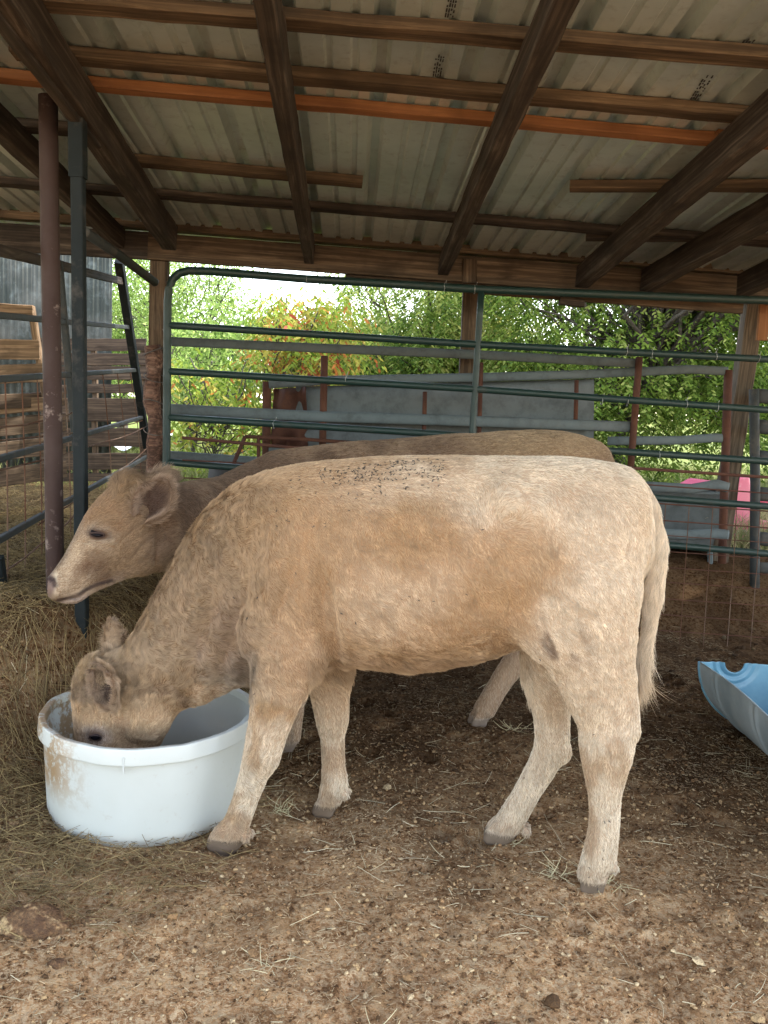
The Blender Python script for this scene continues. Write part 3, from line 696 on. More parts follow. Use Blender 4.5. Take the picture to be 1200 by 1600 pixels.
pallet('pallet', [(-70, 470), (50, 478), (78, 640), (-70, 652)], [(.0, .13), (.33, .50), (.56, .72), (.88, 1.0)], 6.3, 6.3, M['pallet'], 'lightest yellowish wooden pallet leaning at the far left edge', 70)
pallet('pallet', [(-70, 620), (100, 612), (104, 745), (-70, 770)], [(.0, .16), (.25, .45), (.52, .72), (.8, 1.0)], 5.9, 6.5, M['pallet_old'], 'weathered grey pallet standing below the light one', 90)
pallet('pallet', [(60, 528), (228, 530), (232, 642), (64, 646)], [(.0, .16), (.2, .36), (.38, .56), (.62, .74), (.84, 1.0)], 7.9, 7.9, M['pallet_old'], 'dark brown pallet behind the square steel post', 110, 3)
pallet('pallet', [(64, 622), (226, 622), (230, 752), (66, 752)], [(.0, .28), (.36, .58), (.66, .86), (.9, 1.0)], 7.7, 7.7, M['pallet_old'], 'lowest brown pallet with wide gaps behind the side panel', 130, 3)
# corrugated tin wall, top left
tw = []; pr = []
a = at(-90, 400, 8.6); b = at(176, 400, 8.6); a.z = 3.35; b.z = 3.35; L = (b - a).length; n = int(L / .012)
V = []; 
for j in range(2):
    for i in range(n + 1):
        p = a.lerp(b, i / n); V.append(Vector((p.x, p.y + .014 * math.sin(i * .012 / .076 * 2 * math.pi), p.z if j == 0 else gz(p.x, p.y))))
F_ = [(i, i + n + 1, i + n + 2, i + 1) for i in range(n)]
mb = MB(); mb.add(V, F_); M['oldtin'] = painted('old_corrugated_tin', (.042, .048, .040), .8, .0, (.13, .15, .14), .5, .3, (.22, .21, .18))
o = mb.build('corrugated_wall', M['oldtin'], None, True); o.modifiers.new('s', 'SOLIDIFY').thickness = .002
tag(o, 'old grey corrugated tin wall standing behind the pallets at upper left', 'tin wall')
# white sheeting on the ground behind
V = []; nx = 22
c = at(184, 742, 13.0)
for j in range(9):
    for i in range(nx):
        x_ = c.x - .55 + 1.1 * i / (nx - 1); y_ = c.y - 1.2 + 2.4 * j / 8
        V.append((x_, y_, gz(x_, y_) + .02 + .10 * float(vnoise(x_ * 5, y_ * 5, seed=3)) + .10 + .12 * math.sin(j / 8 * 3.1)))
mb = MB(); mb.add(V, [(j * nx + i, j * nx + i + 1, (j + 1) * nx + i + 1, (j + 1) * nx + i) for j in range(8) for i in range(nx - 1)])
o = mb.build('white_sheet', M['white_cloth'], None, True); tag(o, 'crumpled white plastic sheet on the ground behind the pallets', 'plastic sheet')

TC = Vector((-.774, 2.873, -.004))
tub = thing('feed_tub', TC, 'big round white plastic feed tub with thick rim, dirty on its left side', 'feed tub')
mt = NM('white_tub_plastic', .38, 0, .5); v = mt.coords((1, 1, 1), False)
sxyz = mt.n('ShaderNodeSeparateXYZ'); mt.l(mt.tc.outputs['Object'], sxyz.inputs[0])
a_ = mt.noise(v, 7, 6, .75, .4); b_ = mt.noise(v, 30, 5, .75); c3 = mt.noise(v, 3, 4, .6)
c_ = mt.mix(mt.ramp(c3, [(.4, 0.0), (.7, .35)]), (.44, .465, .44), (.37, .38, .335))
# brown stains on the left front of the wall (object space x is tub-centred)
reg = mt.math('MULTIPLY', mt.ramp(sxyz.outputs['X'], [(.0, 1.0), (1.0, 0.0)]), 1.0)
xm = mt.n('ShaderNodeMapRange'); xm.inputs[1].default_value = -.28; xm.inputs[2].default_value = -.08; xm.inputs[3].default_value = 1; xm.inputs[4].default_value = 0; mt.l(sxyz.outputs['X'], xm.inputs[0])
zm = mt.n('ShaderNodeMapRange'); zm.inputs[1].default_value = .10; zm.inputs[2].default_value = .20; mt.l(sxyz.outputs['Z'], zm.inputs[0])
st = mt.math('MULTIPLY', mt.math('MULTIPLY', xm.outputs[0], zm.outputs[0]), mt.ramp(a_, [(.44, 0.0), (.52, 1.0)]))
st = mt.math('MULTIPLY', st, mt.ramp(b_, [(.38, 0.0), (.5, 1.0)]))
c_ = mt.mix(mt.math('MULTIPLY', st, 1.3, True), c_, (.27, .185, .10))
low = mt.n('ShaderNodeMapRange'); low.inputs[1].default_value = .07; low.inputs[2].default_value = .0; mt.l(sxyz.outputs['Z'], low.inputs[0])
c_ = mt.mix(mt.math('MULTIPLY', low.outputs[0], mt.ramp(b_, [(.35, .15), (.65, .8)])), c_, (.42, .35, .26))
c_ = mt.mix(mt.ramp(b_, [(.60, 0.0), (.68, .6)]), c_, (.38, .36, .32))
mt.color(c_); mt.rough(mt.ramp(a_, [(.3, .3), (.7, .55)])); mt.bump(c3, .2, .02); mt.b.inputs['Subsurface Weight'].default_value = 0.0
M['tub'] = mt.m
def loc_mesh(o, c):
    """move the origin to c without moving the shape (parent stays)"""
    o.data.transform(Matrix.Translation(-Vector(c))); o.matrix_basis = Matrix.Translation(c)
    if o.parent: o.matrix_parent_inverse = world_of(o.parent).inverted()
def lathe2(name, prof, n, mat, parent, rfun=None, zfun=None):
    V = []
    for i, (r_, z_) in enumerate(prof):
        for k in range(n):
            a = 2 * math.pi * k / n; rr = r_ + (rfun(a, i) if rfun else 0); zz = z_ + (zfun(a, i) if zfun else 0)
            V.append((rr * math.cos(a), rr * math.sin(a), zz))
    F_ = [(i * n + k, i * n + (k + 1) % n, (i + 1) * n + (k + 1) % n, (i + 1) * n + k) for i in range(len(prof) - 1) for k in range(n)]
    mb = MB(); mb.add(V, F_); o = mb.build(name, mat, None, True)
    o.matrix_basis = Matrix.Translation(TC); o.parent = parent; o.matrix_parent_inverse = world_of(parent).inverted(); return o
wv = lambda a, i: .003 * math.sin(3 * a + .5) + .0015 * math.sin(11 * a)
lathe2('tub_wall', [(.0, .016), (.30, .016), (.316, .026), (.326, .05), (.343, .33), (.349, .33), (.345, .28), (.334, .05), (.325, .018), (.308, .002), (.0, .002)], 128, M['tub'], tub, wv)
rimz = lambda a, i: .0004 * math.sin(26 * a) + .003 * math.sin(2 * a + 1)
lathe2('tub_rim', [(.338, .325), (.339, .346), (.3395, .3485), (.342, .350), (.356, .351), (.3585, .3502), (.3595, .348), (.3605, .344), (.3635, .306), (.3638, .302), (.363, .2995), (.361, .2985), (.352, .298), (.350, .2985), (.349, .301), (.347, .322)], 180, M['tub'], tub, lambda a, i: wv(a, i) + .0006 * math.sin(26 * a + 1) * (i in range(6, 11)) + .0012 * math.sin(17 * a) + .001 * math.sin(7 * a), rimz)
mb = MB(); mb.box(TC + Vector((.02, -.3655, .30)), (.0025, 0, 0), (0, .002, 0), (0, 0, .026)); M['seam'] = painted('white_plastic_seam', (.44, .46, .44), .5, 0, (.4, .4, .36), .1, .4, (.4, .4, .37)); mb.build('mould_seam', M['seam'], tub)
feed = lumps('feed', 2600, (-.99, -.56, 2.66, 3.08), (.004, .011), M['crumb'], 77, lambda x, y: (((x + .774) ** 2 + (y - 2.873) ** 2) < .27 ** 2) * 1.0)
for v_ in feed.data.vertices: pass
vv = np.empty(len(feed.data.vertices) * 3, np.float32); feed.data.vertices.foreach_get('co', vv); vv = vv.reshape(-1, 3); cc = vv.reshape(-1, 12, 3)
zc = cc[:, :, 2].mean(1, keepdims=True); cc[:, :, 2] += .03 - zc + .035 * np.random.RandomState(1).rand(len(cc), 1); feed.data.vertices.foreach_set('co', cc.reshape(-1)); feed.data.update()
tag(feed, 'crumbly brown feed at the bottom of the white tub', 'feed', kind='stuff')

# ================================================================ BLUE HALF DRUM
DC = Vector((1.80, 3.42, 0)); DR = .30; DL0, DL1 = -1.1, .50
mo = NM('blue_drum_outside', .45, 0, .45); v = mo.coords((1, 1, 1), False); a_ = mo.noise(v, 4, 5, .65); b_ = mo.noise(v, 45, 4, .7)
c_ = mo.ramp(a_, [(.35, (.20, .25, .27)), (.6, (.30, .345, .36))]); c_ = mo.mix(mo.ramp(b_, [(.6, 0.0), (.72, .6)]), c_, (.36, .33, .27)); mo.color(c_); M['drum_out'] = mo.m
mi = NM('blue_drum_inside', .35, 0, .5); v = mi.coords((1, 1, 1), False); a_ = mi.noise(v, 5, 5, .65)
mi.color(mi.ramp(a_, [(.35, (.07, .18, .26)), (.65, (.13, .27, .35))])); M['drum_in'] = mi.m
drum = thing('feed_drum', (DC.x, DC.y, 0), 'half of a blue plastic drum cut lengthwise, lying as a feed trough at right', 'feed trough')
def drum_shell(rad, ends, mat, name):
    ny, na = 240, 40; V = []
    for j in range(ny + 1):
        y_ = DL0 + (DL1 - DL0) * j / ny
        rr = rad
        for cpos in (-.55, -.12, .30): rr += .005 * math.exp(-((y_ - cpos) / .016) ** 2) - .005 * math.exp(-((y_ - cpos - .04) / .016) ** 2)
        for i in range(na + 1):
            th = math.pi * (1 + i / na); V.append((DC.x + rr * math.cos(th), DC.y + y_, .004 + DR + rr * math.sin(th) + .012 * math.sin(y_ * 5 + 1) * (1 if i in (0, na) else 0)))
    F_ = [(j * (na + 1) + i, (j + 1) * (na + 1) + i, (j + 1) * (na + 1) + i + 1, j * (na + 1) + i + 1) for j in range(ny) for i in range(na)]
    mb = MB(); mb.add(V, F_); return mb.build(name, mat, drum, True)
drum_shell(DR, 0, M['drum_out'], 'drum_outer_wall'); drum_shell(DR - .006, 0, M['drum_in'], 'drum_inner_wall')
# end disc with the notch of the bung hole, rings around it
bx = -.135; br = .046
def end_disc(yy, mat, name, flip, rad):
    V = []; nr, na = 46, 90
    # polar grid round the bung centre, clipped by the half disc
    for i in range(nr + 1):
        for k in range(na + 1):
            th = math.pi * (1 + k / na); d_ = Vector((math.cos(th), math.sin(th)))
            # distance to drum wall from (bx,0) along d_
            b2 = bx * d_.x; rmax = -b2 + math.sqrt(max(0, b2 * b2 - (bx * bx - rad * rad)))
            r_ = br + (rmax - br) * (i / nr)
            dz = .010 * math.exp(-((r_ - br - .022) / .009) ** 2) + .008 * math.exp(-((r_ - br - .055) / .010) ** 2) - .004 * math.exp(-((r_ - br) / .008) ** 2)
            V.append((DC.x + bx + r_ * d_.x, yy + dz * (1 if flip else -1) * -1 + .02 * (1 - (r_ / rad) ** 2), DR + .004 + r_ * d_.y))
    F_ = [(i * (na + 1) + k, (i + 1) * (na + 1) + k, (i + 1) * (na + 1) + k + 1, i * (na + 1) + k + 1) for i in range(nr) for k in range(na)]
    mb = MB(); mb.add(V, F_); return mb.build(name, mat, drum, True)
o = end_disc(DC.y + DL1 - .012, M['drum_in'], 'drum_end', False, DR - .005); o.modifiers.new('s', 'SOLIDIFY').thickness = .006
mb = MB(); mb.tube([Vector((DC.x + DR * math.cos(math.pi * (1 + i / 30)), DC.y + DL1 + .004, .004 + DR + DR * math.sin(math.pi * (1 + i / 30)))) for i in range(31)], .008, 8); mb.build('drum_lip', M['drum_in'], drum, True)
mb = MB()
for s in (-1, 1): mb.tube([Vector((DC.x + s * (DR - .003), DC.y + DL0 + (DL1 - DL0) * i / 12, DR + .004 + .012 * math.sin((DL0 + (DL1 - DL0) * i / 12) * 5 + 1))) for i in range(13)], .0045, 6)
mb.build('cut_edge', M['drum_out'], drum, True)
sb_ = lump_thing('salt_lump', 1215, 1100, .055, M['clod'], 'pale tan lump lying inside the blue half drum', 'salt lump', 5, .8, z=.1)
sb_.location = (0, 0, 0)
# ================================================================ VEGETATION beyond the fence
def leaf_mat(name, cols, trans=.5):
    m = NM(name, .6, 0, .12); a = m.n('ShaderNodeAttribute', attribute_name='col'); m.color(a.outputs['Color'])
    tr = m.n('ShaderNodeBsdfTranslucent'); m.l(a.outputs['Color'], tr.inputs[0]); mx = m.n('ShaderNodeMixShader'); mx.inputs[0].default_value = trans
    out = m.t.nodes['Material Output']; m.l(m.b.outputs[0], mx.inputs[1]); m.l(tr.outputs[0], mx.inputs[2]); m.l(mx.outputs[0], out.inputs[0]); return m.m
M['leaf'] = leaf_mat('leaves', None, .4)
M['bark'] = wood('tree_bark', (.03, .025, .02), (.09, .075, .06), (.16, .14, .12))
def leaves(name, C, D, L, W, col, parent, seed):
    """C centres, D direction; each leaf is a folded 6 point blade"""
    rs = np.random.RandomState(seed); n = len(C); D = D / np.linalg.norm(D, axis=1)[:, None]
    r = rs.normal(0, 1, (n, 3)); B = np.cross(D, r); B /= np.linalg.norm(B, axis=1)[:, None] + 1e-9; N = np.cross(D, B)
    L = L[:, None]; W = W[:, None]
    pts = [C, C + D * L * .35 + B * W * .5 + N * W * .12, C + D * L * .35 - B * W * .5 + N * W * .12, C + D * L * .72 + B * W * .36 + N * W * .05 - [0, 0, .0], C + D * L * .72 - B * W * .36 + N * W * .05, C + D * L - N * L * .12]
    V = np.stack(pts, 1).reshape(-1, 3); b = (np.arange(n) * 6)[:, None]
    Ft = np.concatenate([b + [0, 1, 2], b + [3, 5, 4]]); Fq = b + [1, 3, 4, 2]
    o = mesh_np(name, V, [Ft, Fq], M['leaf'], parent=parent, smooth_=False, cols=np.repeat(col, 6, 0)); return o
def limb(mb, a, b, r0, r1, seed, wob=.08, n=7):
    rs = random.Random(seed); pts = []
    for i in range(n + 1):
        t = i / n; p = Vector(a).lerp(Vector(b), t); k = (a - b).length * wob * math.sin(math.pi * t)
        pts.append(p + Vector((rs.uniform(-k, k), rs.uniform(-k, k), rs.uniform(-k, k) * .5)))
    mb.tube(pts, [r0 + (r1 - r0) * i / n for i in range(n + 1)], 7, cap=False); return pts
def tree(name, label, cat, base, clumps, per, leafL, leafW, pal, seed, trunk_r=.12, droop=.3, spread=.35, group=None, limbs=True, forks=None, probs=None, frond=0):
    """clumps: list of (centre, radius)"""
    rs = np.random.RandomState(seed); t = thing(name, base, label, cat, group)
    mb = MB(); base = Vector(base); top = sum((Vector(c) for c, r in clumps), Vector()) / len(clumps)
    hub = base.lerp(top, .45); limb(mb, base, hub, trunk_r, trunk_r * .7, seed, .04)
    for i, (c, r) in enumerate(clumps):
        limb(mb, hub + Vector((0, 0, rs.uniform(-.3, .3))), Vector(c), trunk_r * .22, .006, seed + i, .10)
    mb.build('trunk', M['bark'], t, True)
    Cs = []; Ds = []; tone = []
    for i, (c, r) in enumerate(clumps):
        n = int(per * (r / spread) ** 2)
        d = rs.normal(0, 1, (n, 3)); d /= np.linalg.norm(d, axis=1)[:, None]; rr = r * rs.rand(n, 1) ** .45
        p = np.array(c) + d * rr * [1, 1, .75]
        if frond:      # several leaves strung along hanging twigs
            k = max(1, n // frond); q = p[:k]; dq = d[:k] * [1, 1, .4] + [0, 0, -droop]; dq /= np.linalg.norm(dq, axis=1)[:, None]
            s = np.linspace(0, 1, frond); side = np.cross(dq, [0, 0, 1.0]); side /= np.linalg.norm(side, axis=1)[:, None] + 1e-9
            P_ = q[:, None] + dq[:, None] * (s[None, :, None] * leafL * 3.2) + np.array([0, 0, -1]) * (s[None, :, None] ** 2 * leafL * 1.2)
            sg = np.where(np.arange(frond) % 2, 1, -1)[None, :, None]
            D_ = side[:, None] * sg * .8 + dq[:, None] * .6 + rs.normal(0, .15, (k, frond, 3)) + [0, 0, -.25]
            Cs.append(P_.reshape(-1, 3)); Ds.append(D_.reshape(-1, 3)); tone.append(np.repeat(rs.rand(k), frond))
        else:
            Cs.append(p); Ds.append(d * .7 + rs.normal(0, .5, (n, 3)) + [0, 0, -droop]); tone.append(rs.rand(n))
    C = np.concatenate(Cs); D = np.concatenate(Ds); tn = np.concatenate(tone); n = len(C)
    keep = C[:, 2] > ground_z(C[:, 0], C[:, 1]) + .02; C, D, tn = C[keep], D[keep], tn[keep]; n = len(C)
    pal = np.array(pal); pr = np.array(probs) if probs is not None else np.ones(len(pal)) / len(pal)
    idx = np.searchsorted(np.cumsum(pr), np.clip(.5 * tn + .5 * vnoise(C[:, 0] * 1.6, C[:, 1] * 1.6, C[:, 2] * 1.6, seed=seed) + rs.normal(0, .10, n), 0, .999)); idx = np.clip(idx, 0, len(pal) - 1)
    col = pal[idx] * rs.uniform(.75, 1.3, (n, 1))
    leaves('crown', C, D, rs.uniform(.6, 1.2, n) * leafL, rs.uniform(.7, 1.2, n) * leafW, col, t, seed + 1)
    return t
G1 = [(.05, .095, .014), (.105, .17, .028), (.18, .255, .045), (.32, .37, .10)]
G2 = [(.12, .20, .04), (.20, .29, .07), (.32, .40, .13)]
RED = [(.12, .20, .022), (.22, .29, .04), (.40, .35, .07), (.46, .17, .045), (.32, .07, .035)]
def cl(pts, y, ry, r0, r1, n, seed, amp=20):
    """clumps inside a px polygon region: pts = list of (px,py); random convex mixes, at depth y+-ry"""
    rs = random.Random(seed); out = []
    for i in range(n):
        a = rs.choice(pts); px = a[0] + rs.gauss(0, amp); py = a[1] + rs.gauss(0, amp)
        d = y + rs.uniform(-ry, ry); p = at(px, py, d); out.append((tuple(p), rs.uniform(r0, r1)))
    return out
def base_at(px, y): p = at(px, 700, y); return (p.x, p.y, gz(p.x, p.y) - .1)
# open pale tree top left
tree('open_tree', 'pale open tree with sparse small leaves at the left, sky showing through', 'tree', base_at(300, 15), cl([(x, y) for x in range(180, 420, 24) for y in range(380, 520, 22)], 15, 1.5, .35, .6, 46, 5, 20), 420, .055, .024, G2, 21, .10, .25, .5, 'trees beyond the fence')
tree('open_tree', 'second pale leafy tree filling the gap left of the corner post', 'tree', base_at(190, 17), cl([(x, y) for x in range(90, 290, 26) for y in range(430, 600, 26)], 17, 1.2, .5, .8, 34, 6, 15), 480, .062, .028, G2, 22, .12, .25, .5, 'trees beyond the fence')
# red and orange shrub in the middle
tree('sumac_shrub', 'leafy shrub with drooping red and orange leaves seen through the gate', 'shrub', base_at(455, 9.8), cl([(x, y) for x in range(395, 540, 18) for y in range(480, 700, 20)] + [(x, y) for x in range(430, 520, 16) for y in range(470, 520, 15)], 9.8, .7, .18, .34, 60, 7, 12), 150, .10, .030, RED, 23, .035, .9, .3, 'shrubs beyond the fence', probs=[.24, .34, .20, .14, .08], frond=9)
tree('sumac_shrub', 'smaller shrub with orange-red leaves low at the left behind the gate', 'shrub', base_at(330, 8.9), cl([(x, y) for x in range(270, 400, 18) for y in range(560, 720, 20)], 8.9, .6, .14, .28, 40, 8, 12), 120, .085, .028, RED, 24, .03, .8, .3, 'shrubs beyond the fence', probs=[.28, .36, .20, .10, .06], frond=9)
tree('leafy_shrub', 'yellow-green bush left of the red shrub behind the gate', 'shrub', base_at(300, 11.5), cl([(x, y) for x in range(262, 400, 20) for y in range(520, 640, 20)], 11.5, .8, .25, .4, 34, 9, 12), 170, .08, .03, G2, 25, .04, .4, .35, 'shrubs beyond the fence')
# dense green trees right of the middle
tree('pecan_tree', 'big bright green tree with drooping feathery leaves at the centre right', 'tree', base_at(690, 12.5), cl([(x, y) for x in range(560, 830, 26) for y in range(400, 590, 24)], 12.5, 1.4, .4, .65, 80, 10, 18), 430, .085, .026, G1 + [(.42, .42, .12)], 26, .13, .8, .5, 'trees beyond the fence', frond=11)
HI = lambda x0, x1, y0, y1, z0, z1, n, s: [((rs_.uniform(x0, x1), rs_.uniform(y0, y1), rs_.uniform(z0, z1)), rs_.uniform(.5, .9)) for rs_ in [random.Random(s)] for _ in range(n)]  # unseen high crown clumps, added to shade the bank below
tree('pecan_tree', 'dense darker green tree filling the right half behind the panels', 'tree', base_at(950, 11.5), cl([(x, y) for x in range(800, 1180, 26) for y in range(420, 720, 26)], 11.5, 1.3, .4, .62, 110, 11, 18) + HI(1.0, 7.0, 7.2, 12, 4.2, 7.4, 120, 91), 420, .082, .028, G1, 27, .14, .7, .5, 'trees beyond the fence', frond=11)
tree('pecan_tree', 'green tree at the far right edge beyond the grey post', 'tree', base_at(1260, 13), cl([(x, y) for x in range(1140, 1420, 28) for y in range(400, 680, 28)], 13, 1.3, .45, .7, 60, 12, 18) + HI(6, 10.5, 5.5, 12.5, 3.6, 8, 90, 92), 280, .10, .038, G1, 28, .14, .6, .5, 'trees beyond the fence', frond=11)
tree('leafy_shrub', 'low green bush behind the grey metal sheet', 'shrub', base_at(600, 12), cl([(x, y) for x in range(520, 720, 20) for y in range(540, 640, 20)], 12, .6, .25, .4, 36, 13, 12), 160, .08, .035, G1, 29, .04, .4, .35, 'shrubs beyond the fence')
# far treeline: one mass
rs = np.random.RandomState(3); n = 26000
x = rs.uniform(-70, 80, n); y = 62 + rs.uniform(-4, 4, n) ; hmax = 3.2 + 3.5 * fbm(x * .12, x * 0, seed=9)
z = ground_z(x, y) + hmax * rs.rand(n) ** .7
col = np.array([(.07, .11, .035)]) * rs.uniform(.7, 1.7, (n, 1)) + .01
t = leaves('treeline', np.stack([x, y, z], 1), rs.normal(0, 1, (n, 3)), rs.uniform(.4, .9, n), rs.uniform(.3, .6, n), col, None, 4); tag(t, 'distant line of trees across the field', 'tree line', kind='stuff')
# weedy grass outside
def blades(name, n, reg, dens, Lr, rad, c0, c1, seed, label):
    rs = np.random.RandomState(seed); x = rs.uniform(reg[0], reg[1], n * 4); y = rs.uniform(reg[2], reg[3], n * 4); k = rs.rand(n * 4) < dens(x, y); x, y = x[k][:n], y[k][:n]; n = len(x)
    z = ground_z(x, y) + ground_detail(x, y) - .01; T = rs.normal(0, .35, (n, 3)); T[:, 2] = 1; T /= np.linalg.norm(T, axis=1)[:, None]; L = rs.uniform(*Lr, n)
    bend = rs.normal(0, .35, (n, 3)) * L[:, None]; bend[:, 2] = -np.abs(bend[:, 2]) * .6; t_ = rs.rand(n, 1)
    o = hairs(name, np.stack([x, y, z], 1), T, L, rad, M['straw'], (np.array(c0) * (1 - t_) + np.array(c1) * t_) * rs.uniform(.7, 1.2, (n, 1)), 4, bend, tip=.15); tag(o, label, 'grass', kind='stuff')
blades('field_grass_blades', 30000, (-7, 9, 7.6, 16), lambda x, y: smooth(7.4, 8.6, y) * (.3 + .7 * vnoise(x, y, seed=60)), (.08, .26), .004, (.12, .17, .035), (.30, .29, .12), 61, 'long green and yellow grass growing beyond the dirt bank')
blades('weeds', 3500, (1.6, 4.6, 6.6, 8.4), lambda x, y: .2 + .8 * vnoise(x * 2, y * 2, seed=62), (.10, .42), .0035, (.16, .20, .06), (.42, .36, .20), 63, 'tall dry weeds on the bank behind the fence at right')
# ================================================================ CALVES
class Frame:
    def __init__(s, O, es):
        s.O = Vector(O); s.es = Vector((es[0], es[1], 0)).normalized(); s.et = Vector((s.es.y, -s.es.x, 0))
        s.Mw = Matrix(((s.es.x, s.et.x, 0, s.O.x), (s.es.y, s.et.y, 0, s.O.y), (0, 0, 1, s.O.z), (0, 0, 0, 1)))
        s.Rn = np.array(s.Mw)[:3, :3]; s.On = np.array(s.O)
    def S(s, px, py, t=0.0, r=None):
        p = on_plane(px, py, s.O + s.et * t, s.et); q = p - s.O; zc = (p - EYE).dot(ray(600, 800).normalized())
        c = np.array([q.dot(s.es), t, p.z])
        return c if r is None else (c, r * zc / FPX)
    def W(s, V): return V @ s.Rn.T + s.On
    def px(s, V):
        """local points -> photo px (used to lay the coat's colour patches once, stored on the mesh)"""
        Wd = s.W(V) - np.array(EYE); Rc = np.array(cam.matrix_world)[:3, :3]; c = Wd @ Rc
        return 600 + FPX * c[:, 0] / -c[:, 2], 800 - FPX * c[:, 1] / -c[:, 2]
class Field:
    def __init__(s, lo, hi, h):
        s.lo = np.array(lo, float); s.h = h; s.n = np.ceil((np.array(hi) - s.lo) / h).astype(int) + 1
        s.D = np.full(tuple(s.n), 1.0, np.float32)
    def sub(s, lo, hi):
        a = np.clip(np.floor((np.array(lo) - s.lo) / s.h).astype(int), 0, s.n - 1); b = np.clip(np.ceil((np.array(hi) - s.lo) / s.h).astype(int) + 1, 1, s.n)
        ax = [s.lo[i] + s.h * np.arange(a[i], b[i]) for i in range(3)]
        X, Y, Z = np.meshgrid(*ax, indexing='ij', sparse=True)
        return tuple(slice(a[i], b[i]) for i in range(3)), X.astype(np.float32), Y.astype(np.float32), Z.astype(np.float32)
    def put(s, sl, d, k, mode):
        A = s.D[sl]
        if mode == 'add':
            h = np.clip(.5 + .5 * (A - d) / k, 0, 1); s.D[sl] = A * (1 - h) + d * h - k * h * (1 - h)
        else:
            h = np.clip(.5 - .5 * (A + d) / k, 0, 1); s.D[sl] = A * (1 - h) + (-d) * h + k * h * (1 - h)
    def chain(s, st, k=.03, mode='add'):
        """st: list of (centre, r, kw), joined by a smooth spline"""
        P = [np.concatenate([c, [r, w_]]) for c, r, w_ in st]; pts = []
        for i in range(len(P) - 1):
            p0, p1, p2, p3 = P[max(i - 1, 0)], P[i], P[i + 1], P[min(i + 2, len(P) - 1)]
            for q in ((0, .34, .67) if len(P) > 2 else (0,)):
                lin = p1 + (p2 - p1) * q
                cr = .5 * (2 * p1 + (p2 - p0) * q + (2 * p0 - 5 * p1 + 4 * p2 - p3) * q * q + (3 * p1 - p0 - 3 * p2 + p3) * q ** 3)
                pts.append(.35 * lin + .65 * cr)
        pts.append(P[-1]); m = max(p[3] for p in pts) + k * 1.5 + s.h * 2; A3 = np.array([p[:3] for p in pts])
        sl, X, Y, Z = s.sub(A3.min(0) - m, A3.max(0) + m); best = None
        for a, b in zip(pts[:-1], pts[1:]):
            ab = b - a; kk = (a[4] + b[4]) / 2; l2 = ab[0] ** 2 + (ab[1] / kk) ** 2 + ab[2] ** 2 + 1e-9
            x, y, z = X - a[0], Y - a[1], Z - a[2]
            hh = np.clip((x * ab[0] + y * ab[1] / kk ** 2 + z * ab[2]) / l2, 0, 1).astype(np.float32); kw = a[4] + ab[4] * hh
            d = (np.sqrt((x - ab[0] * hh) ** 2 + ((y - ab[1] * hh) / kw) ** 2 + (z - ab[2] * hh) ** 2) - (a[3] + ab[3] * hh)) * np.minimum(1, .35 + .65 * kw)
            best = d if best is None else np.minimum(best, d)
        s.put(sl, best.astype(np.float32), k, mode)
    def ell(s, c, rad, ang=0.0, k=.03, mode='add', tw=0.0):
        """ellipsoid; ang rotates in the s-z plane (radians, positive lifts the +s axis), tw swings +s axis towards +t"""
        c = np.array(c); rad = np.array(rad, float); m = rad.max() + k * 1.5 + s.h * 2
        sl, X, Y, Z = s.sub(c - m, c + m); x, y, z = X - c[0], Y - c[1], Z - c[2]
        ca, sa = math.cos(ang), math.sin(ang); u = x * ca + z * sa; v = -x * sa + z * ca
        if tw: ct, st_ = math.cos(tw), math.sin(tw); u, y = u * ct + y * st_, -u * st_ + y * ct
        k0 = np.sqrt((u / rad[0]) ** 2 + (y / rad[1]) ** 2 + (v / rad[2]) ** 2) + 1e-6
        k1 = np.sqrt((u / rad[0] ** 2) ** 2 + (y / rad[1] ** 2) ** 2 + (v / rad[2] ** 2) ** 2) + 1e-6
        s.put(sl, (k0 * (k0 - 1) / k1).astype(np.float32), k, mode)
    def nets(s):
        D = s.D; ins = D < 0; nx, ny, nz = D.shape
        c = [ins[i:nx - 1 + i, j:ny - 1 + j, k:nz - 1 + k] for i in (0, 1) for j in (0, 1) for k in (0, 1)]
        sm_ = sum(a.astype(np.uint8) for a in c); cell = (sm_ > 0) & (sm_ < 8); idx = np.full(cell.shape, -1, np.int64); I = np.argwhere(cell); idx[cell] = np.arange(len(I))
        corners = [(i, j, k) for i in (0, 1) for j in (0, 1) for k in (0, 1)]
        vals = np.stack([D[I[:, 0] + i, I[:, 1] + j, I[:, 2] + k] for i, j, k in corners], 1)
        acc = np.zeros((len(I), 3)); cnt = np.zeros(len(I)); co = np.array(corners, float)
        for a in range(8):
            for b in range(a + 1, 8):
                if np.abs(co[a] - co[b]).sum() != 1: continue
                va, vb = vals[:, a], vals[:, b]; m = (va < 0) != (vb < 0); t = np.where(m, va / np.where(m, va - vb, 1), 0)
                acc += np.where(m[:, None], co[a] + (co[b] - co[a]) * t[:, None], 0); cnt += m
        V = s.lo + s.h * (I + acc / cnt[:, None])
        Q = []
        for ax in range(3):
            a0 = [slice(None)] * 3; a1 = [slice(None)] * 3; a0[ax] = slice(0, -1); a1[ax] = slice(1, None)
            A, B = ins[tuple(a0)], ins[tuple(a1)]; E = np.argwhere(A != B); u, w_ = [(1, 2), (2, 0), (0, 1)][ax]
            ok = (E[:, u] > 0) & (E[:, w_] > 0) & (E[:, u] < D.shape[u] - 1) & (E[:, w_] < D.shape[w_] - 1); E = E[ok]
            fl = A[tuple(E.T)]
            def cid(du, dw): e = E.copy(); e[:, u] -= du; e[:, w_] -= dw; return idx[tuple(e.T)]
            q = np.stack([cid(1, 1), cid(0, 1), cid(0, 0), cid(1, 0)], 1); q[~fl] = q[~fl][:, ::-1]; Q.append(q)
        Q = np.concatenate(Q); Q = Q[(Q >= 0).all(1)]
        return V, Q
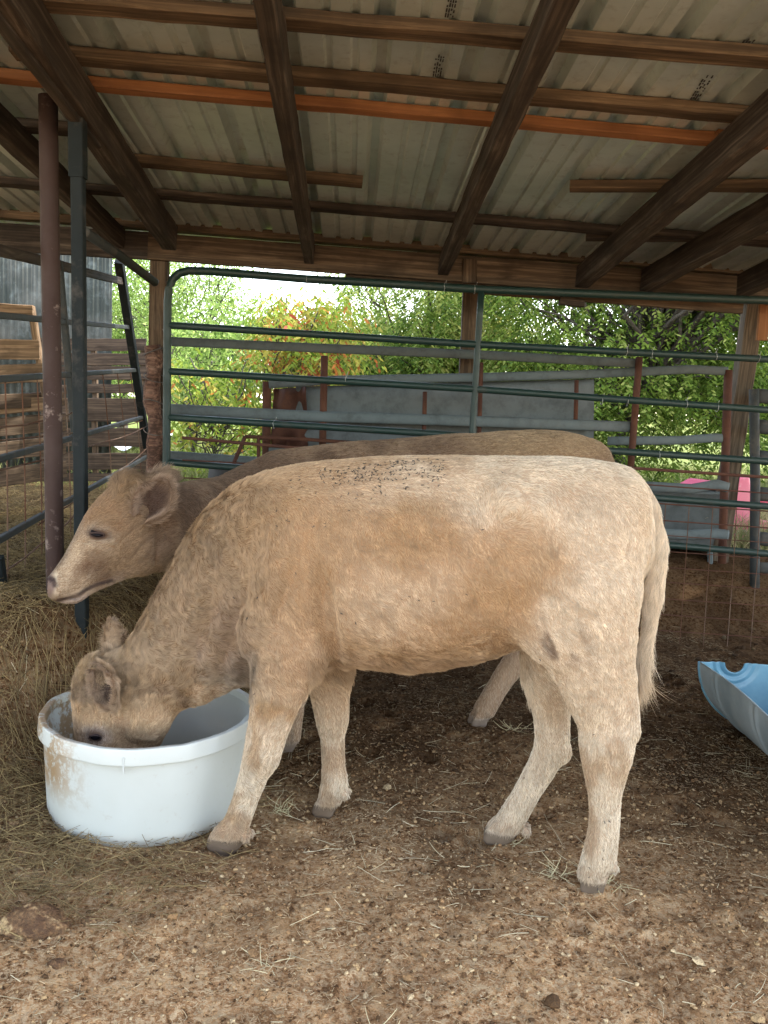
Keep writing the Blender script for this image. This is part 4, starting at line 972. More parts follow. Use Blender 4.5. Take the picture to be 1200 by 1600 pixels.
def smooth_mesh(V, Q, it, lam=.5, mu=-.52, w_=None):
    E = np.concatenate([Q[:, [0, 1]], Q[:, [1, 2]], Q[:, [2, 3]], Q[:, [3, 0]]]); E = np.concatenate([E, E[:, ::-1]]); n = len(V); deg = np.bincount(E[:, 0], minlength=n)[:, None] + 1e-9
    for i in range(it):
        for l in (lam, mu) if mu else (lam,):
            A = np.stack([np.bincount(E[:, 0], weights=V[E[:, 1], c], minlength=n) for c in range(3)], 1) / deg; V = V + l * (A - V) * (1 if w_ is None else w_[:, None])
    return V
def vnormals(V, Q):
    n = np.cross(V[Q[:, 2]] - V[Q[:, 0]], V[Q[:, 3]] - V[Q[:, 1]]); N = np.stack([np.bincount(Q.ravel(), weights=np.repeat(n[:, c], 4), minlength=len(V)) for c in range(3)], 1)
    return N / (np.linalg.norm(N, axis=1)[:, None] + 1e-12)

fm = NM('calf_skin', .8, 0, .2); a = fm.n('ShaderNodeAttribute', attribute_name='col'); v = fm.coords((1, 1, 1), False); f_ = fm.noise(v, 60, 5, .7)
sel = fm.n('ShaderNodeAttribute', attribute_name='bare'); fm.color(fm.mix(sel.outputs['Fac'], fm.mix(1.0, a.outputs['Color'], (.50, .42, .36), 'MULTIPLY'), fm.mix(fm.ramp(f_, [(.4, .25), (.65, 0.0)]), a.outputs['Color'], (.12, .08, .06)))); fm.bump(f_, .4, .004); M['skin'] = fm.m  # furred skin darkened: shade between the hairs put into its colour
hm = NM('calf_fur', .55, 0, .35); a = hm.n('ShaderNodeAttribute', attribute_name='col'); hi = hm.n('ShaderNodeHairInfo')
hm.color(hm.mix(hm.ramp(hi.outputs['Intercept'], [(.0, .8), (.6, 0.0)]), a.outputs['Color'], hm.mix(1.0, a.outputs['Color'], (.34, .27, .22), 'MULTIPLY')))  # darker roots: occlusion between hairs painted along each strand
tr = hm.n('ShaderNodeBsdfTranslucent'); hm.l(a.outputs['Color'], tr.inputs[0]); mx = hm.n('ShaderNodeMixShader'); mx.inputs[0].default_value = .22
out = hm.t.nodes['Material Output']; hm.l(hm.b.outputs[0], mx.inputs[1]); hm.l(tr.outputs[0], mx.inputs[2]); hm.l(mx.outputs[0], out.inputs[0]); M['fur'] = hm.m
em = NM('calf_eye', .22, 0, .06); em.color((.006, .005, .006)); M['eye'] = em.m
nm_ = NM('calf_nose', .35, 0, .5); nm_.color((.22, .12, .10)); M['nose'] = nm_.m

def ear_geo(base, ax, nrm, L, Wd, cup, n=18, m=13, thick=.007):
    """cupped leaf shaped ear, closed; local coords"""
    ax = np.array(ax, float); ax /= np.linalg.norm(ax); nrm = np.array(nrm, float); nrm -= ax * nrm.dot(ax); nrm /= np.linalg.norm(nrm); b = np.cross(ax, nrm); V = []; UV = []
    for side in (0, 1):
        for i in range(n + 1):
            u = i / n; wdt = Wd * (math.sin(math.pi * min(1, (.10 + .90 * u)) ** 1.12) ** .75 * .98 + .02) * (1.0 if u < .98 else .6)
            for j in range(m):
                v_ = -1 + 2 * j / (m - 1); roll = v_ * (1.25 - .55 * u)
                p = np.array(base) + ax * (L * u) + b * (wdt * math.sin(roll) / math.sin(1.25 - .55 * u + 1e-6) * .9) + nrm * (cup * (1 - math.cos(roll)) * 1.6 * (1 - .35 * u) - cup * .3 * u * u)
                V.append(p - nrm * (thick * (0 if side == 0 else 1))); UV.append((u, v_))
    k = (n + 1) * m; F_ = []
    for i in range(n):
        for j in range(m - 1):
            F_.append((i * m + j, i * m + j + 1, (i + 1) * m + j + 1, (i + 1) * m + j)); F_.append((k + i * m + j, k + (i + 1) * m + j, k + (i + 1) * m + j + 1, k + i * m + j + 1))
        F_.append((i * m, (i + 1) * m, k + (i + 1) * m, k + i * m)); e = m - 1; F_.append((i * m + e, k + i * m + e, k + (i + 1) * m + e, (i + 1) * m + e))
    for j in range(m - 1): F_.append((n * m + j, n * m + j + 1, k + n * m + j + 1, k + n * m + j))
    return np.array(V), np.array(F_), k, np.array(UV)      # first k verts are the inside of the cup

def blob(px, py, cx, cy, rx, ry, rot=0.0, soft=.5):
    c, s_ = math.cos(rot), math.sin(rot); dx, dy = px - cx, py - cy; u = (dx * c + dy * s_) / rx; v_ = (-dx * s_ + dy * c) / ry
    return 1 - smooth(1 - soft, 1 + soft, np.sqrt(u * u + v_ * v_))

def line(px, py, pts, w_):
    d = np.full(len(px), 1e9)
    for (a, b) in zip(pts[:-1], pts[1:]):
        ax_, ay = a; bx_, by = b; t = np.clip(((px - ax_) * (bx_ - ax_) + (py - ay) * (by - ay)) / ((bx_ - ax_) ** 2 + (by - ay) ** 2), 0, 1)
        d = np.minimum(d, np.hypot(px - ax_ - t * (bx_ - ax_), py - ay - t * (by - ay)))
    return 1 - smooth(w_ * .5, w_ * 1.5, d)
def ring_(px, py, cx, cy, rx, ry, rot): return blob(px, py, cx, cy, rx, ry, rot)
def build_calf(name, fr, shape, paint, comb, lenf, nfur, h, label, eyes, ears, seed, lo, hi, foldf=None, bare=lambda V: (V[:, 2] < .056) * 1.0, rad=.00055, clump=.008, density=None):
    F = Field(lo, hi, h); shape(F); V, Q = F.nets(); V = smooth_mesh(V, Q, 3)
    if foldf is not None: V = V + vnormals(V, Q) * foldf(V)[:, None]
    rim = np.zeros(len(V)); inner = np.zeros(len(V), bool); isear = np.zeros(len(V), bool)
    for e in ears:
        Ve, Fe, k, uv_ = ear_geo(*e); rim_v = np.maximum(np.abs(uv_[:, 1]), uv_[:, 0] ** 2 * 1.02); rim = np.concatenate([rim, rim_v]); b = len(V); V = np.concatenate([V, Ve]); Q = np.concatenate([Q, Fe + b]); m_ = np.zeros(len(Ve), bool); m_[:k] = True; inner = np.concatenate([inner, m_]); isear = np.concatenate([isear, np.ones(len(Ve), bool)])
    N = vnormals(V, Q); C = paint(V, N, inner, isear, rim)
    t = thing(name, fr.W(np.array([[0, 0, 0]]))[0], label, 'calf', 'young tan cattle in the shed')
    body = mesh_np('body', fr.W(V), Q[:, ::-1], M['skin'], parent=t, cols=C)
    ba = body.data.attributes.new('bare', 'FLOAT', 'POINT'); ba.data.foreach_set('value', np.asarray(bare(V), np.float32))
    # fur
    rs = np.random.RandomState(seed); T0 = V[Q[:, [0, 1, 2]]]; A1 = np.linalg.norm(np.cross(T0[:, 1] - T0[:, 0], T0[:, 2] - T0[:, 0]), axis=1); T1 = V[Q[:, [0, 2, 3]]]; A2 = np.linalg.norm(np.cross(T1[:, 1] - T1[:, 0], T1[:, 2] - T1[:, 0]), axis=1)
    tri = np.concatenate([Q[:, [0, 1, 2]], Q[:, [0, 2, 3]]]); Ar = np.concatenate([A1, A2])
    if density is not None: Ar = Ar * density(V[tri].mean(1), N[tri].mean(1))
    Ar = Ar / Ar.sum(); ti = rs.choice(len(tri), nfur, p=Ar); r1 = np.sqrt(rs.rand(nfur, 1)); r2 = rs.rand(nfur, 1); W3 = np.concatenate([1 - r1, r1 * (1 - r2), r1 * r2], 1)
    P = (V[tri[ti]] * W3[:, :, None]).sum(1); Nn = (N[tri[ti]] * W3[:, :, None]).sum(1); Nn /= np.linalg.norm(Nn, axis=1)[:, None] + 1e-9; Cc = (C[tri[ti]][:, :, :3] * W3[:, :, None]).sum(1); rm = (rim[tri[ti]] * W3).sum(1); ear_ = isear[tri[ti][:, 0]]; inn = inner[tri[ti][:, 0]]
    hoof = P[:, 2] < .050 + fr_ground(fr, P)
    ln, lift, curl = lenf(P, Nn, ear_, inn); ln = np.where(inn, ln * (.35 + 1.9 * rm ** 2), ln); lift = np.where(ear_, .35 + 1.1 * rm ** 3, lift); keep = (ln > .001) & ~hoof; P, Nn, Cc, ln, lift, curl, ear_ = [q[keep] for q in (P, Nn, Cc, ln, lift, curl, ear_)]; n = len(P)
    T = comb(P, Nn, ear_); T = T - Nn * (T * Nn).sum(1)[:, None]; T /= np.linalg.norm(T, axis=1)[:, None] + 1e-6; B = np.cross(Nn, T)
    uu = (P * T).sum(1); vv = (P * B).sum(1); lock = vnoise(uu * 22, vv * 72, (P * Nn).sum(1) * 20, seed=seed + 31) * .6 + .4 * vnoise(uu * 45, vv * 140, (P * Nn).sum(1) * 40, seed=seed + 32)
    a1 = (fbm(P[:, 0] * 16, P[:, 1] * 16, P[:, 2] * 16, seed=seed, o=2) - .5) * 2.0 * curl + (vnoise(P[:, 0] * 60, P[:, 1] * 60, P[:, 2] * 60, seed=seed + 5) - .5) * 1.6 * curl + rs.normal(0, .16, n)
    T = T * np.cos(a1)[:, None] + B * np.sin(a1)[:, None]
    lf = lift * (.25 + 1.1 * lock) * (.7 + .6 * vnoise(P[:, 0] * 45, P[:, 1] * 45, P[:, 2] * 45, seed=seed + 7)) + rs.normal(0, .06, n); Dn = T + Nn * np.clip(lf, .08, 3)[:, None]; Dn /= np.linalg.norm(Dn, axis=1)[:, None]
    cs = clump; cell = np.floor(P / cs); jit = np.stack([_h(cell[:, 0].astype(int), cell[:, 1].astype(int), cell[:, 2].astype(int), 5 + q) for q in range(3)], 1); ctr = (cell + .2 + .6 * jit) * cs; pull = ctr - P; pull -= Nn * (pull * Nn).sum(1)[:, None]
    L = ln * rs.uniform(.65, 1.2, n) * (.7 + .6 * vnoise(P[:, 0] * 30, P[:, 1] * 30, P[:, 2] * 30, seed=seed + 9)); bend = pull * .55 - Nn * (L * .22)[:, None] + T * (L * .15)[:, None]
    tone = .40 + .98 * lock[:, None] + .16 * jit[:, :1] + rs.normal(0, .07, (n, 1)); Cc = Cc * tone
    W_P = fr.W(P); Rn = fr.Rn
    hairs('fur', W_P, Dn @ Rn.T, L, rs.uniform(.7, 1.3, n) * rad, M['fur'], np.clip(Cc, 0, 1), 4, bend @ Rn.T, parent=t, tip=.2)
    # eyes set on the face surface
    bvh = BVHTree.FromPolygons([tuple(p) for p in fr.W(V)], [tuple(q[::-1]) for q in Q])
    for (px, py, r_, sq) in eyes:
        d = ray(px, py).normalized(); hit = bvh.ray_cast(EYE, d)
        if hit[0] is None: continue
        nrm = hit[1]; c = hit[0] - nrm * r_ * .50
        mb = MB(); nu, nv = 24, 14; Vv = []
        up = Vector((0, 0, 1)); x = up.cross(nrm).normalized(); y = nrm.cross(x)
        if sq[1]: q = Matrix.Rotation(sq[1], 3, nrm); x = q @ x; y = q @ y
        for i in range(nv + 1):
            for k in range(nu): th = math.pi * i / nv; ph = 2 * math.pi * k / nu; Vv.append(c + (x * math.sin(th) * math.cos(ph) + y * math.sin(th) * math.sin(ph) * sq[0]) * r_ + nrm * math.cos(th) * r_)
        Fv = [(i * nu + k, (i + 1) * nu + k, (i + 1) * nu + (k + 1) % nu, i * nu + (k + 1) % nu) for i in range(nv) for k in range(nu)]
        mb.add(Vv, Fv); eo = mb.build('eye', M['eye'], t, True)
        # dark lids round the eye
        mb = MB(); ring = [c + (x * math.cos(a_) * 1.02 + y * math.sin(a_) * sq[0] * 1.05) * r_ + nrm * r_ * (.50 + .12 * abs(math.sin(a_))) for a_ in np.linspace(0, 2 * math.pi, 25)]
        mb.tube(ring, r_ * .13, 8, cap=False); mb.build('eyelid', M['lid'], t, True)
    return t, bvh, body
def fr_ground(fr, P):
    Wp = fr.W(P); return ground_z(Wp[:, 0], Wp[:, 1])
lm = NM('eyelid_skin', .9, 0, .1); lm.color((.05, .035, .032)); M['lid'] = lm.m

# ---------------- the feeding calf
FA = Frame((0, 2.666, 0), (.9856, -.169))
SA = FA.S
def st(fr, rows): return [(lambda cr, kw: (cr[0], cr[1], kw))(fr.S(px, py, t, r), kw) for (px, py, t, r, kw) in rows]
def hoofs(F, c, lean, fr, sc=1.0):
    """two claws side by side; c = ground contact centre (local); the toe points to -s"""
    for s_ in (-1, 1):
        q = lambda x, z, r: (np.array((c[0] + x * sc, c[1] + s_ * .0185 * sc, c[2] + z * sc)), r * sc, .80)
        F.chain([q(.010, .062, .024), q(-.004, .040, .026), q(-.018, .020, .021)], .006)
        F.chain([q(.020, .050, .021), q(.018, .018, .019)], .010)
        F.chain([q(-.018, .014, .015), q(.018, .012, .014)], .006)
def dew(F, c, sc=1.0):
    for s_ in (-1, 1): F.ell((c[0], c[1] + s_ * .018, c[2]), (.013 * sc, .012 * sc, .015 * sc), 0, .006)
def shapeA(F):
    S_ = lambda *a: st(FA, a)
    F.chain(S_((905, 838, 0, 112, .80), (820, 856, 0, 136, .78), (740, 869, 0, 152, .80), (660, 875, 0, 158, .81), (580, 874, 0, 155, .80), (500, 874, 0, 148, .74), (440, 880, 0, 136, .66)), .03)
    # back line / loin / rump
    F.chain(S_((955, 770, 0, 42, 1.3), (880, 760, 0, 42, 1.9), (800, 757, 0, 40, 1.9), (700, 758, 0, 38, 1.7), (600, 760, 0, 38, 1.6), (520, 765, 0, 38, 1.3), (455, 782, 0, 42, 1.0)), .05)
    # neck
    F.chain(S_((450, 880, 0, 130, .62), (395, 905, 0, 122, .56), (340, 958, 0, 102, .56), (280, 1022, 0, 80, .60), (225, 1068, 0, 62, .66)), .05)
    F.chain(S_((400, 960, 0, 92, .60), (392, 1010, 0, 62, .55), (350, 1030, 0, 38, .45), (310, 1058, 0, 36, .45)), .05)   # brisket, dewlap
    F.chain(S_((470, 985, 0, 62, 1.0), (560, 1000, 0, 40, 1.3), (640, 1014, 0, 34, 1.4), (730, 1003, 0, 30, 1.4), (800, 985, 0, 28, 1.3)), .05)
    # pin bones, hooks
    for s_ in (-1, 1):
        c, r_ = SA(982, 800, .075 * s_, 32); F.ell(c, (r_, r_ * 1.0, r_ * 1.5), 0, .05)
        c, r_ = SA(812, 788, .160 * s_, 26); F.ell(c, (r_ * 1.9, r_ * 1.15, r_ * .9), -.3, .05)
    c, r_ = SA(978, 765, 0, 22); F.ell(c, (r_ * 1.6, r_ * .8, r_), -.5, .04)
    for s_ in (1, -1):
        # shoulder blade, upper arm
        c, r_ = SA(455, 905, .135 * s_, 50); F.ell(c, (.115, .055, .21), .30, .05)
        c, r_ = SA(430, 985, .135 * s_, 50); F.ell(c, (.115, .06, .10), 0, .05)
        # barrel side
        c, r_ = SA(640, 905, .17 * s_, 50); F.ell(c, (.27, .085, .20), 0, .08)
        # haunch
        c, r_ = SA(915, 900, .115 * s_, 50); F.ell(c, (.155, .085, .21), .12, .05)
        c, r_ = SA(868, 950, .13 * s_, 50); F.ell(c, (.12, .070, .15), -.5, .05)
    # near front leg
    T1 = .155
    F.chain(S_((440, 985, T1 - .03, 62, .62), (441, 1045, T1, 50, .62), (430, 1095, T1, 39.5, .66), (419, 1140, T1, 32.5, .74), (410, 1180, T1, 29.5, .84), (399, 1206, T1, 23.5, .85), (385, 1245, T1, 19.5, .85), (372, 1280, T1, 19.5, .9), (362, 1303, T1 - .004, 22.5, .95), (350, 1322, T1 - .008, 19.5, 1.05)), .022)
    c = SA(343, 1330, T1); hoofs(F, (c[0] + .002, c[1], .0), .28, FA, 1.0); dew(F, SA(386, 1306, T1))
    c, r_ = SA(482, 1025, T1 - .02, 26); F.ell(c, (.05, .04, .06), .2, .05)
    # far front leg
    T2 = -.155
    F.chain(S_((500, 985, T2 + .03, 52, .62), (512, 1040, T2, 42, .66), (516, 1085, T2, 32, .74), (519, 1125, T2, 26, .85), (520, 1150, T2, 20, .85), (521, 1195, T2, 17, .85), (523, 1222, T2, 20, .95), (516, 1246, T2, 18, 1.0)), .022)
    c = SA(504, 1270, T2); hoofs(F, (c[0] + .005, c[1], .0), .22, FA, .98); dew(F, SA(540, 1240, T2))
    # near hind leg
    T3 = .115
    F.chain(S_((915, 935, T3 + .01, 84, .66), (921, 1010, T3 + .01, 70, .62), (932, 1075, T3 + .005, 54, .62), (942, 1125, T3, 41, .62), (948, 1165, T3, 42, .66), (946, 1205, T3, 33, .74), (945, 1245, T3, 25, .82), (944, 1290, T3, 22.5, .88), (937, 1335, T3, 26, .92), (924, 1366, T3, 22, 1.0)), .022)
    F.chain(S_((978, 1060, T3, 13, .8), (985, 1110, T3, 12, .8), (984, 1140, T3, 15, .9)), .03)   # tendon to the point of the hock
    c = SA(924, 1396, T3); hoofs(F, (c[0] + .0, c[1], .0), .05, FA, .98); dew(F, SA(958, 1352, T3))
    # far hind leg, set forward
    T4 = -.115
    F.chain(S_((880, 960, T4, 72, .62), (862, 1020, T4, 50, .62), (858, 1070, T4, 36, .66), (862, 1120, T4, 28, .74), (862, 1165, T4, 26, .8), (846, 1200, T4, 22, .8), (823, 1240, T4, 20, .85), (802, 1274, T4, 21, .92), (787, 1297, T4, 20, 1.0)), .022)
    c, r_ = SA(880, 1176, T4, 14); F.ell(c, (.022, .018, .026), .4, .03)
    c = SA(772, 1318, T4); hoofs(F, (c[0] + .0, c[1], .0), .3, FA, .98); dew(F, SA(822, 1296, T4))
    # flank skin
    c, r_ = SA(845, 985, .15, 50); F.ell(c, (.09, .03, .05), -.8, .06)
    # tail
    F.chain(S_((975, 748, 0, 18, 1.0), (1008, 783, .0, 17, .9), (1025, 850, .0, 16, .8), (1022, 920, .0, 14, .8), (1013, 990, .0, 10, .8), (1003, 1050, 0, 4, .8)), .010)
    # head
    F.chain(S_((172, 1068, 0, 44, .95), (163, 1100, 0, 48, .95), (165, 1142, 0, 46, .92), (171, 1185, 0, 40, .80), (176, 1235, 0, 34, .80), (180, 1268, 0, 31, 1.05)), .03)
    F.chain(S_((235, 1078, 0, 46, .75), (228, 1122, 0, 40, .62), (205, 1180, 0, 30, .6), (192, 1240, 0, 24, .8)), .035)
    for s_ in (1, -1):
        c, r_ = SA(222, 1122, .045 * s_, 40); F.ell(c, (.085, .04, .075), 0, .035)       # cheek
        c, r_ = SA(150, 1132, .068 * s_, 20); F.ell(c, (.036, .022, .036), 0, .03)      # brow
        c, r_ = SA(166, 1282, .034 * s_, 10); F.ell(c, (.012, .012, .014), 0, .01, 'sub')
    c, r_ = SA(158, 1052, 0, 30); F.ell(c, (.05, .06, .04), 0, .04)                       # poll
    c = SA(150, 1158, .085); F.ell((c[0], .098, c[2]), (.022, .012, .016), 0, .012, 'sub')
COAT = np.array
def mixc(C, m, c, a=1.0): return C * (1 - (m * a)[:, None]) + np.array(c)[None] * (m * a)[:, None]
cream, tan, gold, brown, grey = (.67, .575, .435), (.48, .34, .205), (.42, .275, .14), (.24, .14, .07), (.34, .27, .195)
def paintA(V, N, inner, isear, rim):
    px, py = FA.px(V); n1 = fbm(V[:, 0] * 5, V[:, 1] * 5, V[:, 2] * 5, seed=70, o=4); n2 = fbm(V[:, 0] * 16, V[:, 1] * 16, V[:, 2] * 16, seed=71, o=3)
    n3 = vnoise(V[:, 0] * 50, V[:, 1] * 50, V[:, 2] * 50, seed=72)
    C = np.tile(np.array(tan), (len(V), 1)); jx = (n1 - .5) * 60; x, y = px + jx + (n2 - .5) * 46, py + (n2 - .5) * 50
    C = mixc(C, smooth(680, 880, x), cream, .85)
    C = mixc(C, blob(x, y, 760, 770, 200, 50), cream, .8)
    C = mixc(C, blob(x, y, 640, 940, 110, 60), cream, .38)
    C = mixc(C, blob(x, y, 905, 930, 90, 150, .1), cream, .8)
    C = mixc(C, blob(x, y, 640, 830, 70, 60), gold, .8)
    C = mixc(C, blob(x, y, 800, 890, 90, 60, -.3), gold, .8)
    C = mixc(C, blob(x, y, 760, 960, 80, 55, -.5), gold, .6)
    C = mixc(C, blob(x, y, 450, 850, 130, 90), gold, .45)
    C = mixc(C, blob(x, y, 905, 775, 60, 22, .2), grey, .35)
    C = mixc(C, blob(x, y, 872, 1003, 34, 30, .5, .9) * smooth(.38, .62, vnoise(V[:, 0] * 34 + V[:, 2] * 16, V[:, 1] * 20, V[:, 2] * 9, seed=75)), (.10, .05, .025), 1.0)
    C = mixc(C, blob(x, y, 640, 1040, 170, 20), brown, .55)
    C = mixc(C, blob(x, y, 300, 930, 110, 110), (.36, .255, .155), .8)
    C = mixc(C, blob(x, y, 230, 1040, 110, 60), (.39, .285, .18), .8)
    C = mixc(C, blob(x, y, 365, 1050, 36, 42), (.20, .16, .12), .75)
    C = mixc(C, blob(x, y, 350, 990, 30, 60, .2), (.36, .25, .17), .5)
    C = mixc(C, blob(x, y, 130, 1060, 40, 36), (.48, .35, .20), .8)
    C = mixc(C, blob(x, y, 140, 1085, 26, 22), (.30, .22, .15), .7)
    C = mixc(C, blob(x, y, 215, 1125, 60, 40), (.56, .42, .27), .8)
    C = mixc(C, blob(x, y, 200, 1130, 14, 14), (.42, .28, .18), .5)
    C = mixc(C, blob(px, py, 150, 1152, 22, 16), (.70, .60, .50), .7)
    C = mixc(C, blob(px, py, 148, 1153, 14, 12), (.10, .06, .05), .9)
    C = mixc(C, line(x * .3 + px * .7, y * .2 + py * .8, [(218, 1088), (240, 1079), (268, 1080), (292, 1100)], 7), (.22, .15, .10), .5)  # jaw crease shade painted into the coat as a thin dark band
    leg = smooth(1040, 1210, py + (n2 - .5) * 60) * (px > 300)
    C = mixc(C, leg, (.72, .64, .50), .9)
    C = mixc(C, leg * smooth(.50, .62, n1), (.42, .275, .15), .6)
    C = mixc(C, blob(x, y, 425, 1115, 34, 18), gold, .8); C = mixc(C, blob(x, y, 385, 1165, 12, 40), gold, .6); C = mixc(C, blob(x, y, 365, 1270, 12, 34, .3), gold, .6)
    C = mixc(C, blob(x, y, 505, 1230, 12, 30), gold, .5); C = mixc(C, blob(x, y, 960, 1190, 18, 40), gold, .5)
    C = mixc(C, blob(x, y, 870, 1110, 20, 24), gold, .4)
    C = mixc(C, tailA(V) * smooth(1000, 1060, py), gold, .7)
    far_leg = (V[:, 1] < -.06) * smooth(1100, 1040, py) * 0
    C = mixc(C, smooth(.62, .9, n3), (.42, .30, .20), .25)
    hf = 1 - smooth(.046, .056, V[:, 2]); C = mixc(C, hf, (.095, .068, .046), .95); C = mixc(C, 1 - smooth(.004, .014, V[:, 2]), (.03, .022, .016), .8)
    C = mixc(C, (1 - smooth(.05, .13, V[:, 2])) * (V[:, 2] > .05) * (px > 300), (.40, .29, .19), .5)
    C = mixc(C, inner * 1.0, (.055, .032, .022), .95); C = mixc(C, inner * smooth(.45, .9, rim), (.42, .30, .20), .9); C = mixc(C, (isear & ~inner) * 1.0, (.46, .34, .23), .7)
    return np.clip(C, .01, 1)
TPX = np.array([(985, 752), (1012, 790), (1023, 850), (1021, 920), (1012, 990), (1003, 1050)], float)
def tailA(P):
    px, py = FA.px(P); return (np.abs(P[:, 1]) < .045) & (np.abs(px - np.interp(py, TPX[:, 1], TPX[:, 0])) < 21) & (py > 775) & (py < 1090) & (px > 1000)
def hitS(px, py, t): return SA(px, py, t)
def earA():
    b1 = SA(174, 1046, .070); b2 = SA(172, 1036, -.055)
    return [(b1, (.36, .70, -.60), (-.62, .62, .30), .150, .066, .060), (b2, (-.08, -.30, .95), (.45, -.90, .0), .150, .058, .034)]
def combA(P, N, ear):
    px, py = FA.px(P); T = np.tile([.55, 0, -.83], (len(P), 1)).astype(float)
    back_ = 1 - smooth(740, 800, py); T = T * (1 - back_[:, None]) + np.array([1, 0, -.12]) * back_[:, None]
    neck = (1 - smooth(330, 430, px)) * 1.0; T = T * (1 - neck[:, None]) + np.array([.75, 0, -.35]) * neck[:, None]
    leg = smooth(1060, 1110, py) * (px > 300); T = T * (1 - leg[:, None]) + np.array([.1, 0, -1.]) * leg[:, None]
    head = (1 - smooth(290, 330, px)) * smooth(1020, 1060, py); T = T * (1 - head[:, None]) + np.array([.25, 0, .9]) * head[:, None]
    hip = blob(px, py, 790, 800, 50, 60); ang = np.arctan2(P[:, 2] - SA(790, 800)[2], P[:, 0] - SA(790, 800)[0]); sw = np.stack([-np.sin(ang), 0 * ang, np.cos(ang)], 1); T = T * (1 - .55 * hip[:, None]) + sw * .55 * hip[:, None]
    T[ear] = np.array([.1, .8, .3]); tail = tailA(P); T[tail] = [-.06, 0, -1]
    return T
def lenA(P, N, ear, inn):
    px, py = FA.px(P); L = np.full(len(P), .013); lift = np.full(len(P), .24); cu = np.full(len(P), .5)
    neck = (1 - smooth(380, 470, px)); L = L + .008 * neck; lift = lift + .25 * neck; cu = cu + .8 * neck
    bel = smooth(1010, 1050, py) * (px > 480) * (px < 830) * (P[:, 2] > .5); L = L + .018 * bel; lift = lift + .2 * bel
    leg = (P[:, 2] < .5) * (px > 300); L = np.where(leg, .013, L); lift = np.where(leg, .28, lift)
    poll = blob(px, py, 135, 1055, 60, 45); L = L + .015 * poll; lift = lift + .6 * poll; cu = cu + 1.6 * poll
    face = (1 - smooth(275, 300, px)) * smooth(1080, 1130, py + 18 * (vnoise(P[:, 0] * 30, P[:, 1] * 30, P[:, 2] * 30, seed=91) - .5)); L = L * (1 - face) + .011 * face; lift = lift * (1 - face) + .26 * face
    eye_ = blob(px, py, 148, 1153, 12, 9, soft=.3); L = np.where(eye_ > .5, 0, L)
    top = blob(px, py, 330, 800, 90, 60, -.8); lift = lift + .3 * top
    L = np.where(ear & ~inn, .022, L); lift = np.where(ear, .5, lift); L = np.where(inn, .012, L)
    tail = tailA(P); L = np.where(tail, .036 + .062 * smooth(960, 1040, py), L); lift = np.where(tail, .22, lift); cu = np.where(tail, .35, cu)
    return L, lift, cu
def densA(P, N):
    px, py = FA.px(P); d = np.where(N[:, 1] > -.35, 1.0, .18); d = np.where(tailA(P), 3.0, d); d = np.where((px < 420) & (N[:, 1] > -.5), d * 1.3, d); d = np.where((px < 230) & (py < 1110), d * 2.2, d); return d
def foldA(V):
    px, py = FA.px(V); g_ = blob(px, py, 335, 1000, 60, 80, .3); u = (px - 335) * .92 + (py - 1000) * .30
    f1 = g_ * np.sin(u / 7.0 + 2.5 * vnoise(V[:, 0] * 12, V[:, 1] * 12, V[:, 2] * 12, seed=80)) * .010
    f2 = .010 * (fbm(V[:, 0] * 7, V[:, 1] * 7, V[:, 2] * 7, seed=81, o=2) - .5)
    g3 = blob(px, py, 507, 960, 16, 75, -.15); f3 = -.024 * g3 + .014 * line(px, py, [(468, 790), (430, 880), (392, 985)], 22) + .010 * blob(px, py, 500, 1012, 20, 26) - .005 * line(px, py, [(800, 1035), (832, 990), (850, 940)], 20) + .006 * line(px, py, [(840, 1040), (872, 980), (886, 930)], 34)
    f4 = .004 * blob(px, py, 800, 808, 26, 12, .5) - .016 * blob(px, py, 790, 860, 55, 40, -.4) + .006 * blob(px, py, 640, 900, 90, 60)
    g5 = line(px, py, [(216, 1092), (240, 1079), (268, 1080), (292, 1100)], 8); f5 = -.006 * g5
    return f1 + f2 + f3 + f4 + f5
